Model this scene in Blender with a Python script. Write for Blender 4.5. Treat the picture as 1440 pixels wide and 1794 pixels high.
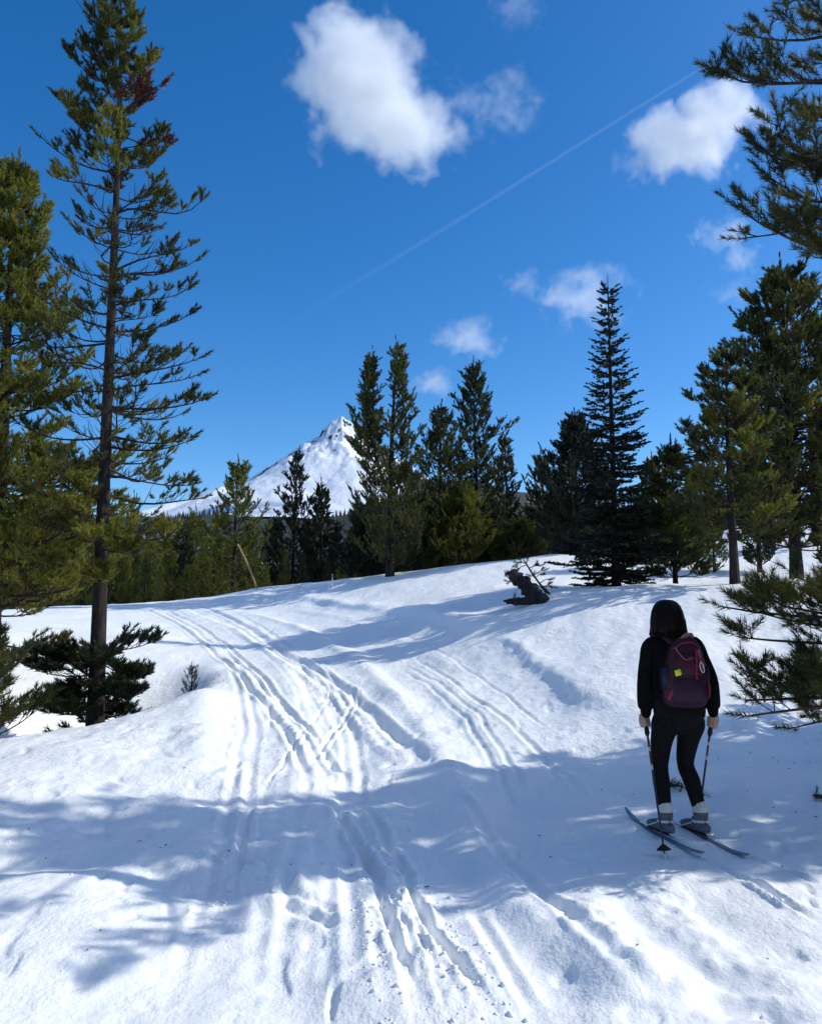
import bpy, bmesh, math
import numpy as np
from mathutils import Vector, Matrix

R = math.radians
PI = math.pi
sc = bpy.context.scene
COL = sc.collection
for o in list(bpy.data.objects):
    bpy.data.objects.remove(o)

# ------------------------------------------------------------------ camera
CAM_H = 1.6
PITCH = R(6.45)
cam = bpy.data.cameras.new('camera')
cam_o = bpy.data.objects.new('camera', cam)
COL.objects.link(cam_o)
sc.camera = cam_o
cam.sensor_fit = 'HORIZONTAL'
cam.sensor_width = 36
cam.lens = 36
cam.clip_start = 0.05
cam.clip_end = 30000
cam_o.location = (0, 0, CAM_H)
cam_o.rotation_euler = (PI / 2 + PITCH, 0, 0)

# ------------------------------------------------------------------ sky + sun
SUN_EL, SUN_AZ = R(37), R(84)
SUN_DIR = Vector((math.sin(SUN_AZ) * math.cos(SUN_EL), math.cos(SUN_AZ) * math.cos(SUN_EL), math.sin(SUN_EL)))
world = bpy.data.worlds.new('World')
sc.world = world
world.use_nodes = True
nt = world.node_tree
bg = nt.nodes['Background']
sky = nt.nodes.new('ShaderNodeTexSky')
sky.sky_type = 'NISHITA'
sky.sun_disc = False
sky.sun_elevation = SUN_EL
sky.sun_rotation = SUN_AZ
sky.altitude = 1500
sky.air_density = 1.0
sky.dust_density = 2.0
sky.ozone_density = 2.5
hs = nt.nodes.new('ShaderNodeHueSaturation')
hs.inputs['Saturation'].default_value = 1.37
nt.links.new(sky.outputs[0], hs.inputs['Color'])
tint = nt.nodes.new('ShaderNodeMix')
tint.data_type = 'RGBA'
tint.blend_type = 'MULTIPLY'
tint.inputs[0].default_value = 1
tint.inputs[7].default_value = (1.0, 1.08, 1.17, 1)
nt.links.new(hs.outputs[0], tint.inputs[6])
nt.links.new(tint.outputs[2], bg.inputs[0])
bg.inputs[1].default_value = 0.15
sun = bpy.data.lights.new('sun', 'SUN')
sun.energy = 4.0
sun.angle = R(0.53)
sun.color = (1.0, 0.965, 0.875)
sun_o = bpy.data.objects.new('sun', sun)
COL.objects.link(sun_o)
sun_o.rotation_euler = SUN_DIR.to_track_quat('Z', 'Y').to_euler()
sun_o.location = (30, 3, 25)
vs = sc.view_settings
vs.view_transform = 'Standard'
vs.look = 'None'
vs.exposure = 0.02
vs.gamma = 1.0
vs.use_curve_mapping = False
sc.render.engine = 'CYCLES'
cy = sc.cycles
cy.use_denoising = True
try:
    cy.denoiser = 'OPENIMAGEDENOISE'
except Exception:
    pass
cy.max_bounces = 8
cy.diffuse_bounces = 4
cy.glossy_bounces = 2
cy.transmission_bounces = 4
cy.transparent_max_bounces = 8
cy.volume_bounces = 5
cy.volume_step_rate = 1.0
cy.volume_max_steps = 64
cy.caustics_reflective = False
cy.caustics_refractive = False


# ------------------------------------------------------------------ helpers
def link(o, parent=None):
    COL.objects.link(o)
    if parent is not None:
        o.parent = parent
    return o


def tag(o, label=None, cat=None, group=None, kind=None):
    if label:
        o['label'] = label
    if cat:
        o['category'] = cat
    if group:
        o['group'] = group
    if kind:
        o['kind'] = kind
    return o


def empty(name, loc=(0, 0, 0), rz=0.0):
    o = bpy.data.objects.new(name, None)
    o.empty_display_size = 0.2
    COL.objects.link(o)
    o.location = loc
    o.rotation_euler = (0, 0, rz)
    return o


def np_mesh(name, verts, faces, mats=(), mat_idx=None, smooth=False):
    """verts (N,3); faces: (M,k) int array, all the same size k, or a list of such arrays."""
    if not isinstance(faces, (list, tuple)):
        faces = [faces]
    faces = [np.asarray(f, dtype=np.int32) for f in faces if len(f)]
    me = bpy.data.meshes.new(name)
    verts = np.asarray(verts, dtype=np.float32)
    me.vertices.add(len(verts))
    me.vertices.foreach_set('co', verts.ravel())
    loops = np.concatenate([f.ravel() for f in faces])
    tot = np.concatenate([np.full(len(f), f.shape[1], dtype=np.int32) for f in faces])
    start = np.concatenate([[0], np.cumsum(tot)[:-1]]).astype(np.int32)
    me.loops.add(len(loops))
    me.loops.foreach_set('vertex_index', loops.astype(np.int32))
    me.polygons.add(len(tot))
    me.polygons.foreach_set('loop_start', start)
    me.polygons.foreach_set('loop_total', tot)
    for m in mats:
        me.materials.append(m)
    if mat_idx is not None:
        me.polygons.foreach_set('material_index', np.asarray(mat_idx, dtype=np.int32))
    if smooth:
        me.polygons.foreach_set('use_smooth', np.ones(len(tot), dtype=bool))
    me.update(calc_edges=True)
    return me


def mobj(name, me, parent=None, loc=None):
    o = bpy.data.objects.new(name, me)
    link(o, parent)
    if loc is not None:
        o.location = loc
    return o


# pixel (1440 x 1794) and distance ahead -> world point
CP, SP = math.cos(PITCH), math.sin(PITCH)


def ray(u, v):
    a, b = (u - 720) / 1440.0, (897 - v) / 1440.0
    return Vector((a, CP - SP * b, SP + CP * b))


def at(u, v, y):
    d = ray(u, v)
    return Vector((0, 0, CAM_H)) + d * (y / d.y)


# ------------------------------------------------------------------ numpy noise
def _hash(ix, iy, seed):
    h = (ix.astype(np.int64) * 374761393 + iy.astype(np.int64) * 668265263 + seed * 974634777) & 0xFFFFFFFF
    h = ((h ^ (h >> 13)) * 1274126177) & 0xFFFFFFFF
    h = (h ^ (h >> 16)) & 0xFFFFFFFF
    return h / 4294967295.0


def vnoise(x, y, seed=0):
    ix, iy = np.floor(x), np.floor(y)
    fx, fy = x - ix, y - iy
    fx = fx * fx * fx * (fx * (fx * 6 - 15) + 10)
    fy = fy * fy * fy * (fy * (fy * 6 - 15) + 10)
    a, b = _hash(ix, iy, seed), _hash(ix + 1, iy, seed)
    c, d = _hash(ix, iy + 1, seed), _hash(ix + 1, iy + 1, seed)
    return (a + (b - a) * fx) * (1 - fy) + (c + (d - c) * fx) * fy - 0.5


def fbm(x, y, seed=0, octs=4, gain=0.5):
    s, amp = 0, 1.0
    for i in range(octs):
        s = s + amp * vnoise(x, y, seed + i * 17)
        x, y = x * 2.03 + 11.3, y * 2.03 + 5.7
        amp *= gain
    return s


def sstep(a, b, x):
    t = np.clip((x - a) / (b - a), 0, 1)
    return t * t * (3 - 2 * t)


# ------------------------------------------------------------------ materials
def new_mat(name):
    m = bpy.data.materials.new(name)
    m.use_nodes = True
    return m, m.node_tree, m.node_tree.nodes['Principled BSDF']


def N(t, kind, **kw):
    n = t.nodes.new(kind)
    for k, v in kw.items():
        setattr(n, k, v)
    return n


def ramp(t, fac, stops):
    r = N(t, 'ShaderNodeValToRGB')
    el = r.color_ramp.elements
    while len(el) < len(stops):
        el.new(0.5)
    for e, (p, c) in zip(el, stops):
        e.position = p
        e.color = (*c, 1)
    t.links.new(fac, r.inputs[0])
    return r.outputs[0]


def noise(t, scale, detail=3, rough=0.5, coord=None, vec_scale=None):
    n = N(t, 'ShaderNodeTexNoise')
    n.inputs['Scale'].default_value = scale
    n.inputs['Detail'].default_value = detail
    n.inputs['Roughness'].default_value = rough
    if coord is None:
        coord = N(t, 'ShaderNodeTexCoord').outputs['Object']
    if vec_scale is not None:
        mp = N(t, 'ShaderNodeMapping')
        mp.inputs['Scale'].default_value = vec_scale
        t.links.new(coord, mp.inputs[0])
        coord = mp.outputs[0]
    t.links.new(coord, n.inputs['Vector'])
    return n.outputs['Fac']


def bump(t, bsdf, h, strength=0.3, dist=0.02):
    b = N(t, 'ShaderNodeBump')
    b.inputs['Strength'].default_value = strength
    b.inputs['Distance'].default_value = dist
    t.links.new(h, b.inputs['Height'])
    t.links.new(b.outputs[0], bsdf.inputs['Normal'])
    return b


def simple_mat(name, c1, c2=None, rough=0.7, scale=20, bstr=0.0, bscale=80, spec=0.3, metal=0.0):
    m, t, b = new_mat(name)
    b.inputs['Roughness'].default_value = rough
    b.inputs['Specular IOR Level'].default_value = spec
    b.inputs['Metallic'].default_value = metal
    c2 = c2 or tuple(min(1, x * 1.3) for x in c1)
    t.links.new(ramp(t, noise(t, scale), [(0.35, c1), (0.65, c2)]), b.inputs['Base Color'])
    if bstr:
        bump(t, b, noise(t, bscale), bstr, 0.005)
    return m


def needle_mat(name, stops, trans=0.3, scale=1.6):
    m, t, b = new_mat(name)
    geo = N(t, 'ShaderNodeNewGeometry')
    oi = N(t, 'ShaderNodeObjectInfo')
    f = noise(t, scale, 3, 0.6, geo.outputs['Position'])
    ad = N(t, 'ShaderNodeMath', operation='MULTIPLY_ADD')
    ad.inputs[1].default_value = 0.22
    t.links.new(oi.outputs['Random'], ad.inputs[0])
    t.links.new(f, ad.inputs[2])
    ad2 = N(t, 'ShaderNodeMath', operation='SUBTRACT')
    ad2.inputs[1].default_value = 0.11
    t.links.new(ad.outputs[0], ad2.inputs[0])
    c = ramp(t, ad2.outputs[0], stops)
    b.inputs['Roughness'].default_value = 0.55
    b.inputs['Specular IOR Level'].default_value = 0.35
    t.links.new(c, b.inputs['Base Color'])
    tr = N(t, 'ShaderNodeBsdfTranslucent')
    t.links.new(c, tr.inputs['Color'])
    mx = N(t, 'ShaderNodeMixShader')
    mx.inputs[0].default_value = trans
    t.links.new(b.outputs[0], mx.inputs[1])
    t.links.new(tr.outputs[0], mx.inputs[2])
    t.links.new(mx.outputs[0], t.nodes['Material Output'].inputs['Surface'])
    return m


def bark_mat(name, c1, c2):
    m, t, b = new_mat(name)
    f = noise(t, 14, 5, 0.65, None, (1, 1, 0.22))
    t.links.new(ramp(t, f, [(0.32, c1), (0.68, c2)]), b.inputs['Base Color'])
    b.inputs['Roughness'].default_value = 0.9
    b.inputs['Specular IOR Level'].default_value = 0.15
    bump(t, b, f, 0.8, 0.03)
    return m


M = {}
M['n_pine'] = needle_mat('pine_needles', [(0.3, (0.030, 0.040, 0.013)), (0.5, (0.070, 0.080, 0.022)), (0.72, (0.140, 0.135, 0.034))], 0.42)
M['n_olive'] = needle_mat('olive_pine_needles', [(0.28, (0.095, 0.105, 0.018)), (0.5, (0.20, 0.21, 0.036)), (0.72, (0.29, 0.265, 0.05))], 0.48)
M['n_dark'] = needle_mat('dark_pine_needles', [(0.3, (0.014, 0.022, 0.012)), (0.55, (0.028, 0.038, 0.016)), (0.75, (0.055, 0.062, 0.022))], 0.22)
M['n_fir'] = needle_mat('fir_needles', [(0.3, (0.010, 0.016, 0.011)), (0.6, (0.019, 0.028, 0.015)), (0.8, (0.034, 0.044, 0.020))], 0.12)
M['n_red'] = needle_mat('dead_red_needles', [(0.3, (0.060, 0.020, 0.016)), (0.5, (0.110, 0.034, 0.022)), (0.7, (0.150, 0.060, 0.026))], 0.25)
M['bark'] = bark_mat('pine_bark', (0.012, 0.010, 0.009), (0.055, 0.044, 0.038))
M['bark_grey'] = bark_mat('grey_bark', (0.05, 0.042, 0.036), (0.17, 0.145, 0.125))
M['twig'] = bark_mat('twig_bark', (0.022, 0.016, 0.013), (0.070, 0.050, 0.038))

# ------------------------------------------------------------------ terrain: broad shape
CTRL = []


def cpt(u, v, y):
    p = at(u, v, y)
    CTRL.append((p.x, p.y, p.z))


for (x, y, z) in [(0, 0, 0), (-3, 0, .05), (3, 0, 0), (0, -6, -.1), (-7, -6, 0.1), (7, -6, .2), (-2, 3.2, 0), (2, 3.2, 0), (0, 3.5, 0), (-4.5, 3.5, .08),
                  (4.5, 3.5, .06), (-4, 6.4, .10), (-2.2, 6.2, .03), (0, 6.0, 0), (1.9, 5.8, 0.0), (3.2, 6.0, .02), (5, 6.5, .35), (7.5, 8, .95),
                  (9, 4, .6), (9, 12, 1.9), (-7.5, 6, .2), (-9, 3, .2), (-10, 10, .6), (-12, 16, 1.1), (12, 17, 2.4)]:
    CTRL.append((x, y, z))
for a in [(0, 1310, 8.5), (140, 1270, 9.6), (240, 1240, 11.2), (330, 1208, 13.2),
          (180, 1298, 11.2), (20, 1300, 10.8), (285, 1232, 13.0), (100, 1120, 16), (250, 1112, 17.2), (0, 1119, 15.2), (-150, 1180, 12.5),
          (100, 1064, 27), (230, 1059, 28),
          (560, 1340, 8.2), (480, 1250, 10.8), (400, 1180, 14), (330, 1120, 18), (270, 1072, 25),
          (800, 1340, 8.2), (760, 1250, 10.8), (680, 1180, 14), (620, 1120, 18), (500, 1062, 25),
          (330, 1052, 29), (450, 1032, 29), (580, 1017, 28.5), (700, 1004, 28), (800, 992, 27.5), (900, 981, 27), (970, 972, 26.5),
          (830, 1112, 15), (700, 1075, 20), (830, 1050, 19), (920, 1057, 16.5), (1000, 1030, 17.5), (1080, 1028, 18), (1200, 1024, 16.5),
          (1290, 1023, 16), (1400, 1019, 15.5), (1500, 1015, 15.5), (1000, 1190, 11), (1100, 1262, 9), (1000, 1130, 13), (1200, 1150, 11),
          (1300, 1150, 11), (1400, 1150, 11), (1300, 1270, 8.3), (1440, 1270, 8.2), (1300, 1400, 6.6), (1440, 1425, 6.3), (1150, 1335, 7.8),
          (1000, 1272, 9.2), (950, 1340, 8.2)]:
    cpt(*a)
for (x, y, z) in [(-16, 34, .6), (-8, 35, .9), (0, 35, 1.4), (5, 34, 1.9), (7, 22, 2.1), (11, 24, 2.6), (10, 32, 3.3), (16, 30, 4.0), (17, 40, 6.0), (8, 44, 3.0),
                  (0, 48, .6), (-12, 48, .2), (-25, 40, .4), (-22, 24, 1.0), (22, 24, 3.4), (25, 45, 7.5)]:
    CTRL.append((x, y, z))
C = np.array(CTRL)


def _U(r2):
    return 0.5 * r2 * np.log(np.maximum(r2, 1e-9))


_n = len(C)
_K = _U(((C[:, None, :2] - C[None, :, :2]) ** 2).sum(-1)) + np.eye(_n) * 0.02
_P = np.c_[np.ones(_n), C[:, :2]]
_A = np.zeros((_n + 3, _n + 3))
_A[:_n, :_n] = _K
_A[:_n, _n:] = _P
_A[_n:, :_n] = _P.T
_w = np.linalg.solve(_A, np.r_[C[:, 2], 0, 0, 0])


def tps(x, y):
    out = np.empty(len(x))
    for i in range(0, len(x), 40000):
        xs, ys = x[i:i + 40000], y[i:i + 40000]
        r2 = (xs[:, None] - C[None, :, 0]) ** 2 + (ys[:, None] - C[None, :, 1]) ** 2
        out[i:i + 40000] = _U(r2) @ _w[:_n] + _w[_n] + _w[_n + 1] * xs + _w[_n + 2] * ys
    return out


def base(x, y):
    x, y = np.atleast_1d(np.asarray(x, float)), np.atleast_1d(np.asarray(y, float))
    r = np.hypot(x, y)
    q = np.arctan2(x, np.maximum(y, 0.01) if np.ndim(y) else y)
    rr = np.clip(r, 0, 160)
    far = 0.3 + rr * 0.135 * sstep(0.12, 0.55, q) * sstep(-5, 30, y) - 3.0 * sstep(60, 200, r) * (1 - sstep(0.12, 0.55, q))
    far = far + fbm(x * .03, y * .03, 5, 3) * 1.5
    k = sstep(36, 58, r) + (1 - sstep(36, 58, r)) * sstep(18, 30, np.abs(x) + np.maximum(0, -y))
    k = np.clip(k, 0, 1)
    z = np.zeros_like(r)
    near = k < 0.999
    if near.any():
        z[near] = tps(x[near], y[near])
    return z * (1 - k) + far * k


_gx = np.linspace(-14, 14, 281)
_gy = np.linspace(1, 40, 391)
_GX, _GY = np.meshgrid(_gx, _gy)
_GZ = base(_GX.ravel(), _GY.ravel()).reshape(_GX.shape)


def bz(x, y):
    fx, fy = (x + 14) / 0.1, (y - 1) / 0.1
    i, j = int(min(max(fx, 0), 279)), int(min(max(fy, 0), 389))
    a, b = fx - i, fy - j
    return (_GZ[j, i] * (1 - a) + _GZ[j, i + 1] * a) * (1 - b) + (_GZ[j + 1, i] * (1 - a) + _GZ[j + 1, i + 1] * a) * b


def on_snow(u, v):
    """where the line of sight through a photo pixel meets the broad snow surface"""
    d = ray(u, v)
    s = 2.0
    while s < 38:
        p = Vector((0, 0, CAM_H)) + d * s
        if 1 < p.y < 39 and abs(p.x) < 13.9 and bz(p.x, p.y) > p.z:
            break
        s += 0.04
    lo, hi = s - 0.04, s
    for _ in range(10):
        m = (lo + hi) / 2
        p = Vector((0, 0, CAM_H)) + d * m
        if bz(p.x, p.y) > p.z:
            hi = m
        else:
            lo = m
    p = Vector((0, 0, CAM_H)) + d * hi
    return (p.x, p.y)


def poly(pix):
    p = np.array([on_snow(u, v) for u, v in pix])
    # smooth with Catmull-Rom
    out = []
    for i in range(len(p) - 1):
        p0, p1, p2, p3 = p[max(i - 1, 0)], p[i], p[i + 1], p[min(i + 2, len(p) - 1)]
        for t in np.linspace(0, 1, 6, endpoint=False):
            out.append(0.5 * (2 * p1 + (p2 - p0) * t + (2 * p0 - 5 * p1 + 4 * p2 - p3) * t * t + (3 * p1 - p0 - 3 * p2 + p3) * t ** 3))
    out.append(p[-1])
    return np.array(out)


def along(x, y, P, reach):
    """signed distance to polyline P (positive to its right), arc length; only where closer than reach"""
    mask = (x > P[:, 0].min() - reach) & (x < P[:, 0].max() + reach) & (y > P[:, 1].min() - reach) & (y < P[:, 1].max() + reach)
    idx = np.nonzero(mask)[0]
    xs, ys = x[idx], y[idx]
    best = np.full(len(xs), 1e9)
    sgn = np.zeros(len(xs))
    arc = np.zeros(len(xs))
    end = np.zeros(len(xs))
    s0 = 0.0
    total = np.hypot(*(P[1:] - P[:-1]).T).sum()
    for a, b in zip(P[:-1], P[1:]):
        e = b - a
        L = math.hypot(*e)
        if L < 1e-6:
            continue
        e = e / L
        px, py = xs - a[0], ys - a[1]
        t = np.clip(px * e[0] + py * e[1], 0, L)
        dx, dy = px - e[0] * t, py - e[1] * t
        d2 = dx * dx + dy * dy
        k = d2 < best
        best[k] = d2[k]
        sgn[k] = np.sign(px * e[1] - py * e[0])[k]
        arc[k] = (s0 + t)[k]
        s0 += L
    d = np.sqrt(best)
    keep = d < reach
    idx, d, sgn, arc = idx[keep], d[keep], sgn[keep], arc[keep]
    fade = sstep(0, min(1.2, total * .3), arc) * sstep(0, min(1.0, total * .3), total - arc)
    return idx, d * np.where(sgn == 0, 1, sgn), arc, fade


def G(t):
    return np.exp(-t * t)


TRACKS = []   # (pixels, kind, width, depth)
up = [
    ([(545, 1370), (515, 1310), (480, 1255), (440, 1210), (420, 1186), (400, 1165), (370, 1140), (330, 1107), (290, 1083), (245, 1064)], 'groove', .055, .050),
    ([(585, 1370), (545, 1310), (508, 1262), (468, 1215), (440, 1185), (420, 1165), (385, 1138), (345, 1106), (300, 1080), (258, 1063)], 'groove', .035, .022),
    ([(622, 1372), (570, 1315), (527, 1270), (485, 1222), (455, 1185), (418, 1150), (375, 1115), (325, 1085), (280, 1066)], 'groove', .05, .042),
    ([(750, 1342), (695, 1292), (645, 1250), (603, 1210), (560, 1180), (500, 1145), (440, 1105), (390, 1078), (350, 1062)], 'groove', .09, .060),
    ([(715, 1345), (655, 1295), (610, 1250), (570, 1215), (520, 1180), (460, 1140), (405, 1100)], 'ridge', .10, .045),
    ([(600, 1205), (565, 1172), (520, 1142), (475, 1112), (430, 1085), (395, 1064)], 'groove', .035, .03),
    ([(452, 1400), (470, 1368), (505, 1322), (530, 1290), (557, 1255), (580, 1218), (570, 1195), (545, 1172), (500, 1148)], 'groove', .022, .022),
    ([(540, 1345), (562, 1310), (590, 1275), (612, 1248), (622, 1225), (616, 1200)], 'groove', .03, .028),
    ([(556, 1340), (575, 1310), (602, 1275), (622, 1250), (630, 1225), (622, 1200)], 'groove', .02, .018),
    ([(415, 1560), (420, 1490), (430, 1440), (450, 1400)], 'groove', .03, .03),
    ([(700, 1290), (660, 1240), (625, 1200), (570, 1160), (520, 1125), (470, 1095), (430, 1070)], 'swell', .22, .030),
    ([(360, 1370), (362, 1310), (366, 1250), (372, 1200), (360, 1160)], 'swell', .22, .075),
    ([(405, 1370), (410, 1300), (408, 1240), (398, 1195)], 'swellneg', .16, .035),
    ([(280, 1370), (285, 1320), (295, 1270)], 'swellneg', .18, .03),
    ([(1010, 1310), (930, 1235), (850, 1185), (770, 1140), (690, 1100)], 'swellneg', .3, .05),
    # foreground
    ([(560, 1385), (600, 1430), (636, 1478), (662, 1530), (682, 1590), (698, 1650), (712, 1710), (738, 1800)], 'rut', .040, .070),
    ([(625, 1385), (665, 1440), (700, 1500), (728, 1560), (764, 1625), (805, 1690), (845, 1745), (885, 1800)], 'rut', .034, .050),
    ([(655, 1500), (694, 1560), (724, 1630), (748, 1700), (780, 1800)], 'chunky', .13, .040),
    ([(600, 1420), (655, 1500), (690, 1570), (716, 1640), (735, 1710), (760, 1800)], 'groove', .03, .03),
    ([(690, 1352), (740, 1420), (800, 1500), (868, 1590), (940, 1690), (1010, 1800)], 'swellneg', .08, .028),
    ([(760, 1352), (830, 1430), (910, 1520), (1000, 1620), (1100, 1720), (1180, 1800)], 'groove', .05, .03),
    ([(640, 1560), (642, 1620), (640, 1700), (636, 1800)], 'swell', .15, .070),
    ([(545, 1560), (540, 1640), (520, 1720), (500, 1800)], 'swellneg', .16, .022),
    ([(925, 1560), (975, 1620), (1030, 1675), (1090, 1730), (1160, 1800)], 'swell', .14, .085),
    ([(880, 1570), (925, 1640), (980, 1705), (1040, 1760), (1080, 1800)], 'swellneg', .11, .05),
    ([(1060, 1560), (1120, 1620), (1190, 1680), (1280, 1740), (1370, 1800)], 'rutsoft', .12, .045),
    ([(1015, 1540), (1075, 1600), (1150, 1665), (1240, 1725), (1320, 1790)], 'swell', .12, .025),
    ([(1205, 1482), (1260, 1522), (1320, 1560), (1380, 1597), (1450, 1640)], 'groove', .028, .030),
    ([(1262, 1480), (1310, 1505), (1370, 1535), (1450, 1572)], 'groove', .028, .030),
    ([(490, 1520), (510, 1570), (560, 1595), (625, 1622)], 'rutsoft', .05, .04),
    ([(500, 1545), (560, 1572), (625, 1586)], 'rutsoft', .035, .03),
    ([(424, 1490), (432, 1530), (440, 1570)], 'chunky', .07, .045),
    ([(120, 1500), (140, 1640), (120, 1794)], 'swell', .35, .05),
    ([(300, 1480), (330, 1640), (340, 1794)], 'swellneg', .3, .03),
    ([(820, 1560), (860, 1640), (905, 1720), (960, 1800)], 'groove', .04, .02),
    ([(1150, 1560), (1240, 1610), (1330, 1665), (1440, 1720)], 'swellneg', .12, .025),
    ([(1200, 1755), (1290, 1768), (1440, 1800)], 'rutsoft', .05, .03),
    # drift lips and the cut edge on the trail's right
    ([(640, 1082), (690, 1076), (740, 1082), (790, 1092), (840, 1108)], 'lip', .25, .14),
    ([(850, 1112), (905, 1140), (955, 1170), (1000, 1205), (1050, 1240), (1085, 1262)], 'bank', .22, .075),
    ([(500, 1040), (560, 1052), (620, 1066), (690, 1072)], 'lip', .3, .10),
]
for a in up:
    sc_ = {'groove': (.72, .9), 'ridge': (.8, .8), 'rut': (.8, .8), 'rutsoft': (1, 1), 'chunky': (1, .8), 'swell': (1, 1.1), 'swellneg': (1, 1.1), 'lip': (1, 1), 'bank': (1, 1)}[a[1]]
    TRACKS.append((poly(a[0]), a[1], a[2] * sc_[0], a[3] * sc_[1]))
# many old, faint passes that follow the sweep of the trail
_lft = poly([(40, 1790), (200, 1560), (300, 1370), (362, 1230), (350, 1150), (300, 1100), (245, 1064)])
_rgt = poly([(1500, 1790), (1230, 1560), (1010, 1310), (860, 1190), (740, 1120), (610, 1080), (480, 1050)])
_rng = np.random.default_rng(2024)


def _arclen(P, n=40):
    d = np.r_[0, np.cumsum(np.hypot(*(P[1:] - P[:-1]).T))]
    t = np.linspace(0, d[-1], n)
    return np.stack([np.interp(t, d, P[:, 0]), np.interp(t, d, P[:, 1])], -1)


_L, _R = _arclen(_lft), _arclen(_rgt)
for _k in range(27):
    f_ = .10 + .9 * _rng.random() ** .85
    t0, t1 = sorted([_rng.random() * 1.3 - .3, _rng.random() * 1.3])
    if t1 - t0 < .3:
        t1 = t0 + .35
    i0, i1 = int(max(t0, 0) * 39), int(min(t1, 1) * 39)
    if i1 - i0 < 6:
        continue
    drift = f_ + np.cumsum(_rng.normal(size=40)) * .006
    P_ = _L * (1 - drift)[:, None] + _R * drift[:, None]
    kk = _rng.random()
    if kk < .62:
        TRACKS.append((P_[i0:i1 + 1], 'groove', .018 + .018 * _rng.random(), .006 + .012 * _rng.random()))
        if _rng.random() < .6:      # the second ski of the same pass
            off = .17 / max(np.linalg.norm(_R[20] - _L[20]), 1)
            P2 = _L * (1 - drift - off)[:, None] + _R * (drift + off)[:, None]
            TRACKS.append((P2[i0:i1 + 1],) + TRACKS[-1][1:])
    elif kk < .82:
        TRACKS.append((P_[i0:i1 + 1], 'swell', .07 + .10 * _rng.random(), .014 + .024 * _rng.random()))
    else:
        TRACKS.append((P_[i0:i1 + 1], 'swellneg', .06 + .08 * _rng.random(), .012 + .020 * _rng.random()))
CORD = [(poly([(590, 1360), (540, 1300), (500, 1250), (455, 1200), (420, 1165)]), .12), (poly([(690, 1340), (635, 1285), (590, 1240), (545, 1200), (490, 1160)]), .16)]
DOTS = [poly([(745, 1290), (720, 1250), (690, 1215), (650, 1185), (600, 1155), (560, 1132)]), poly([(370, 1110), (400, 1135), (430, 1160)]),
        poly([(1000, 1052), (1080, 1062), (1150, 1068), (1200, 1072)])]


HOLLOWS = [(-4.25, 11.45, .95, .34), (-4.15, 13.3, .85, .34), (-4.9, 12.4, .9, .2)]     # wells in the lee of the tall pine


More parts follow.
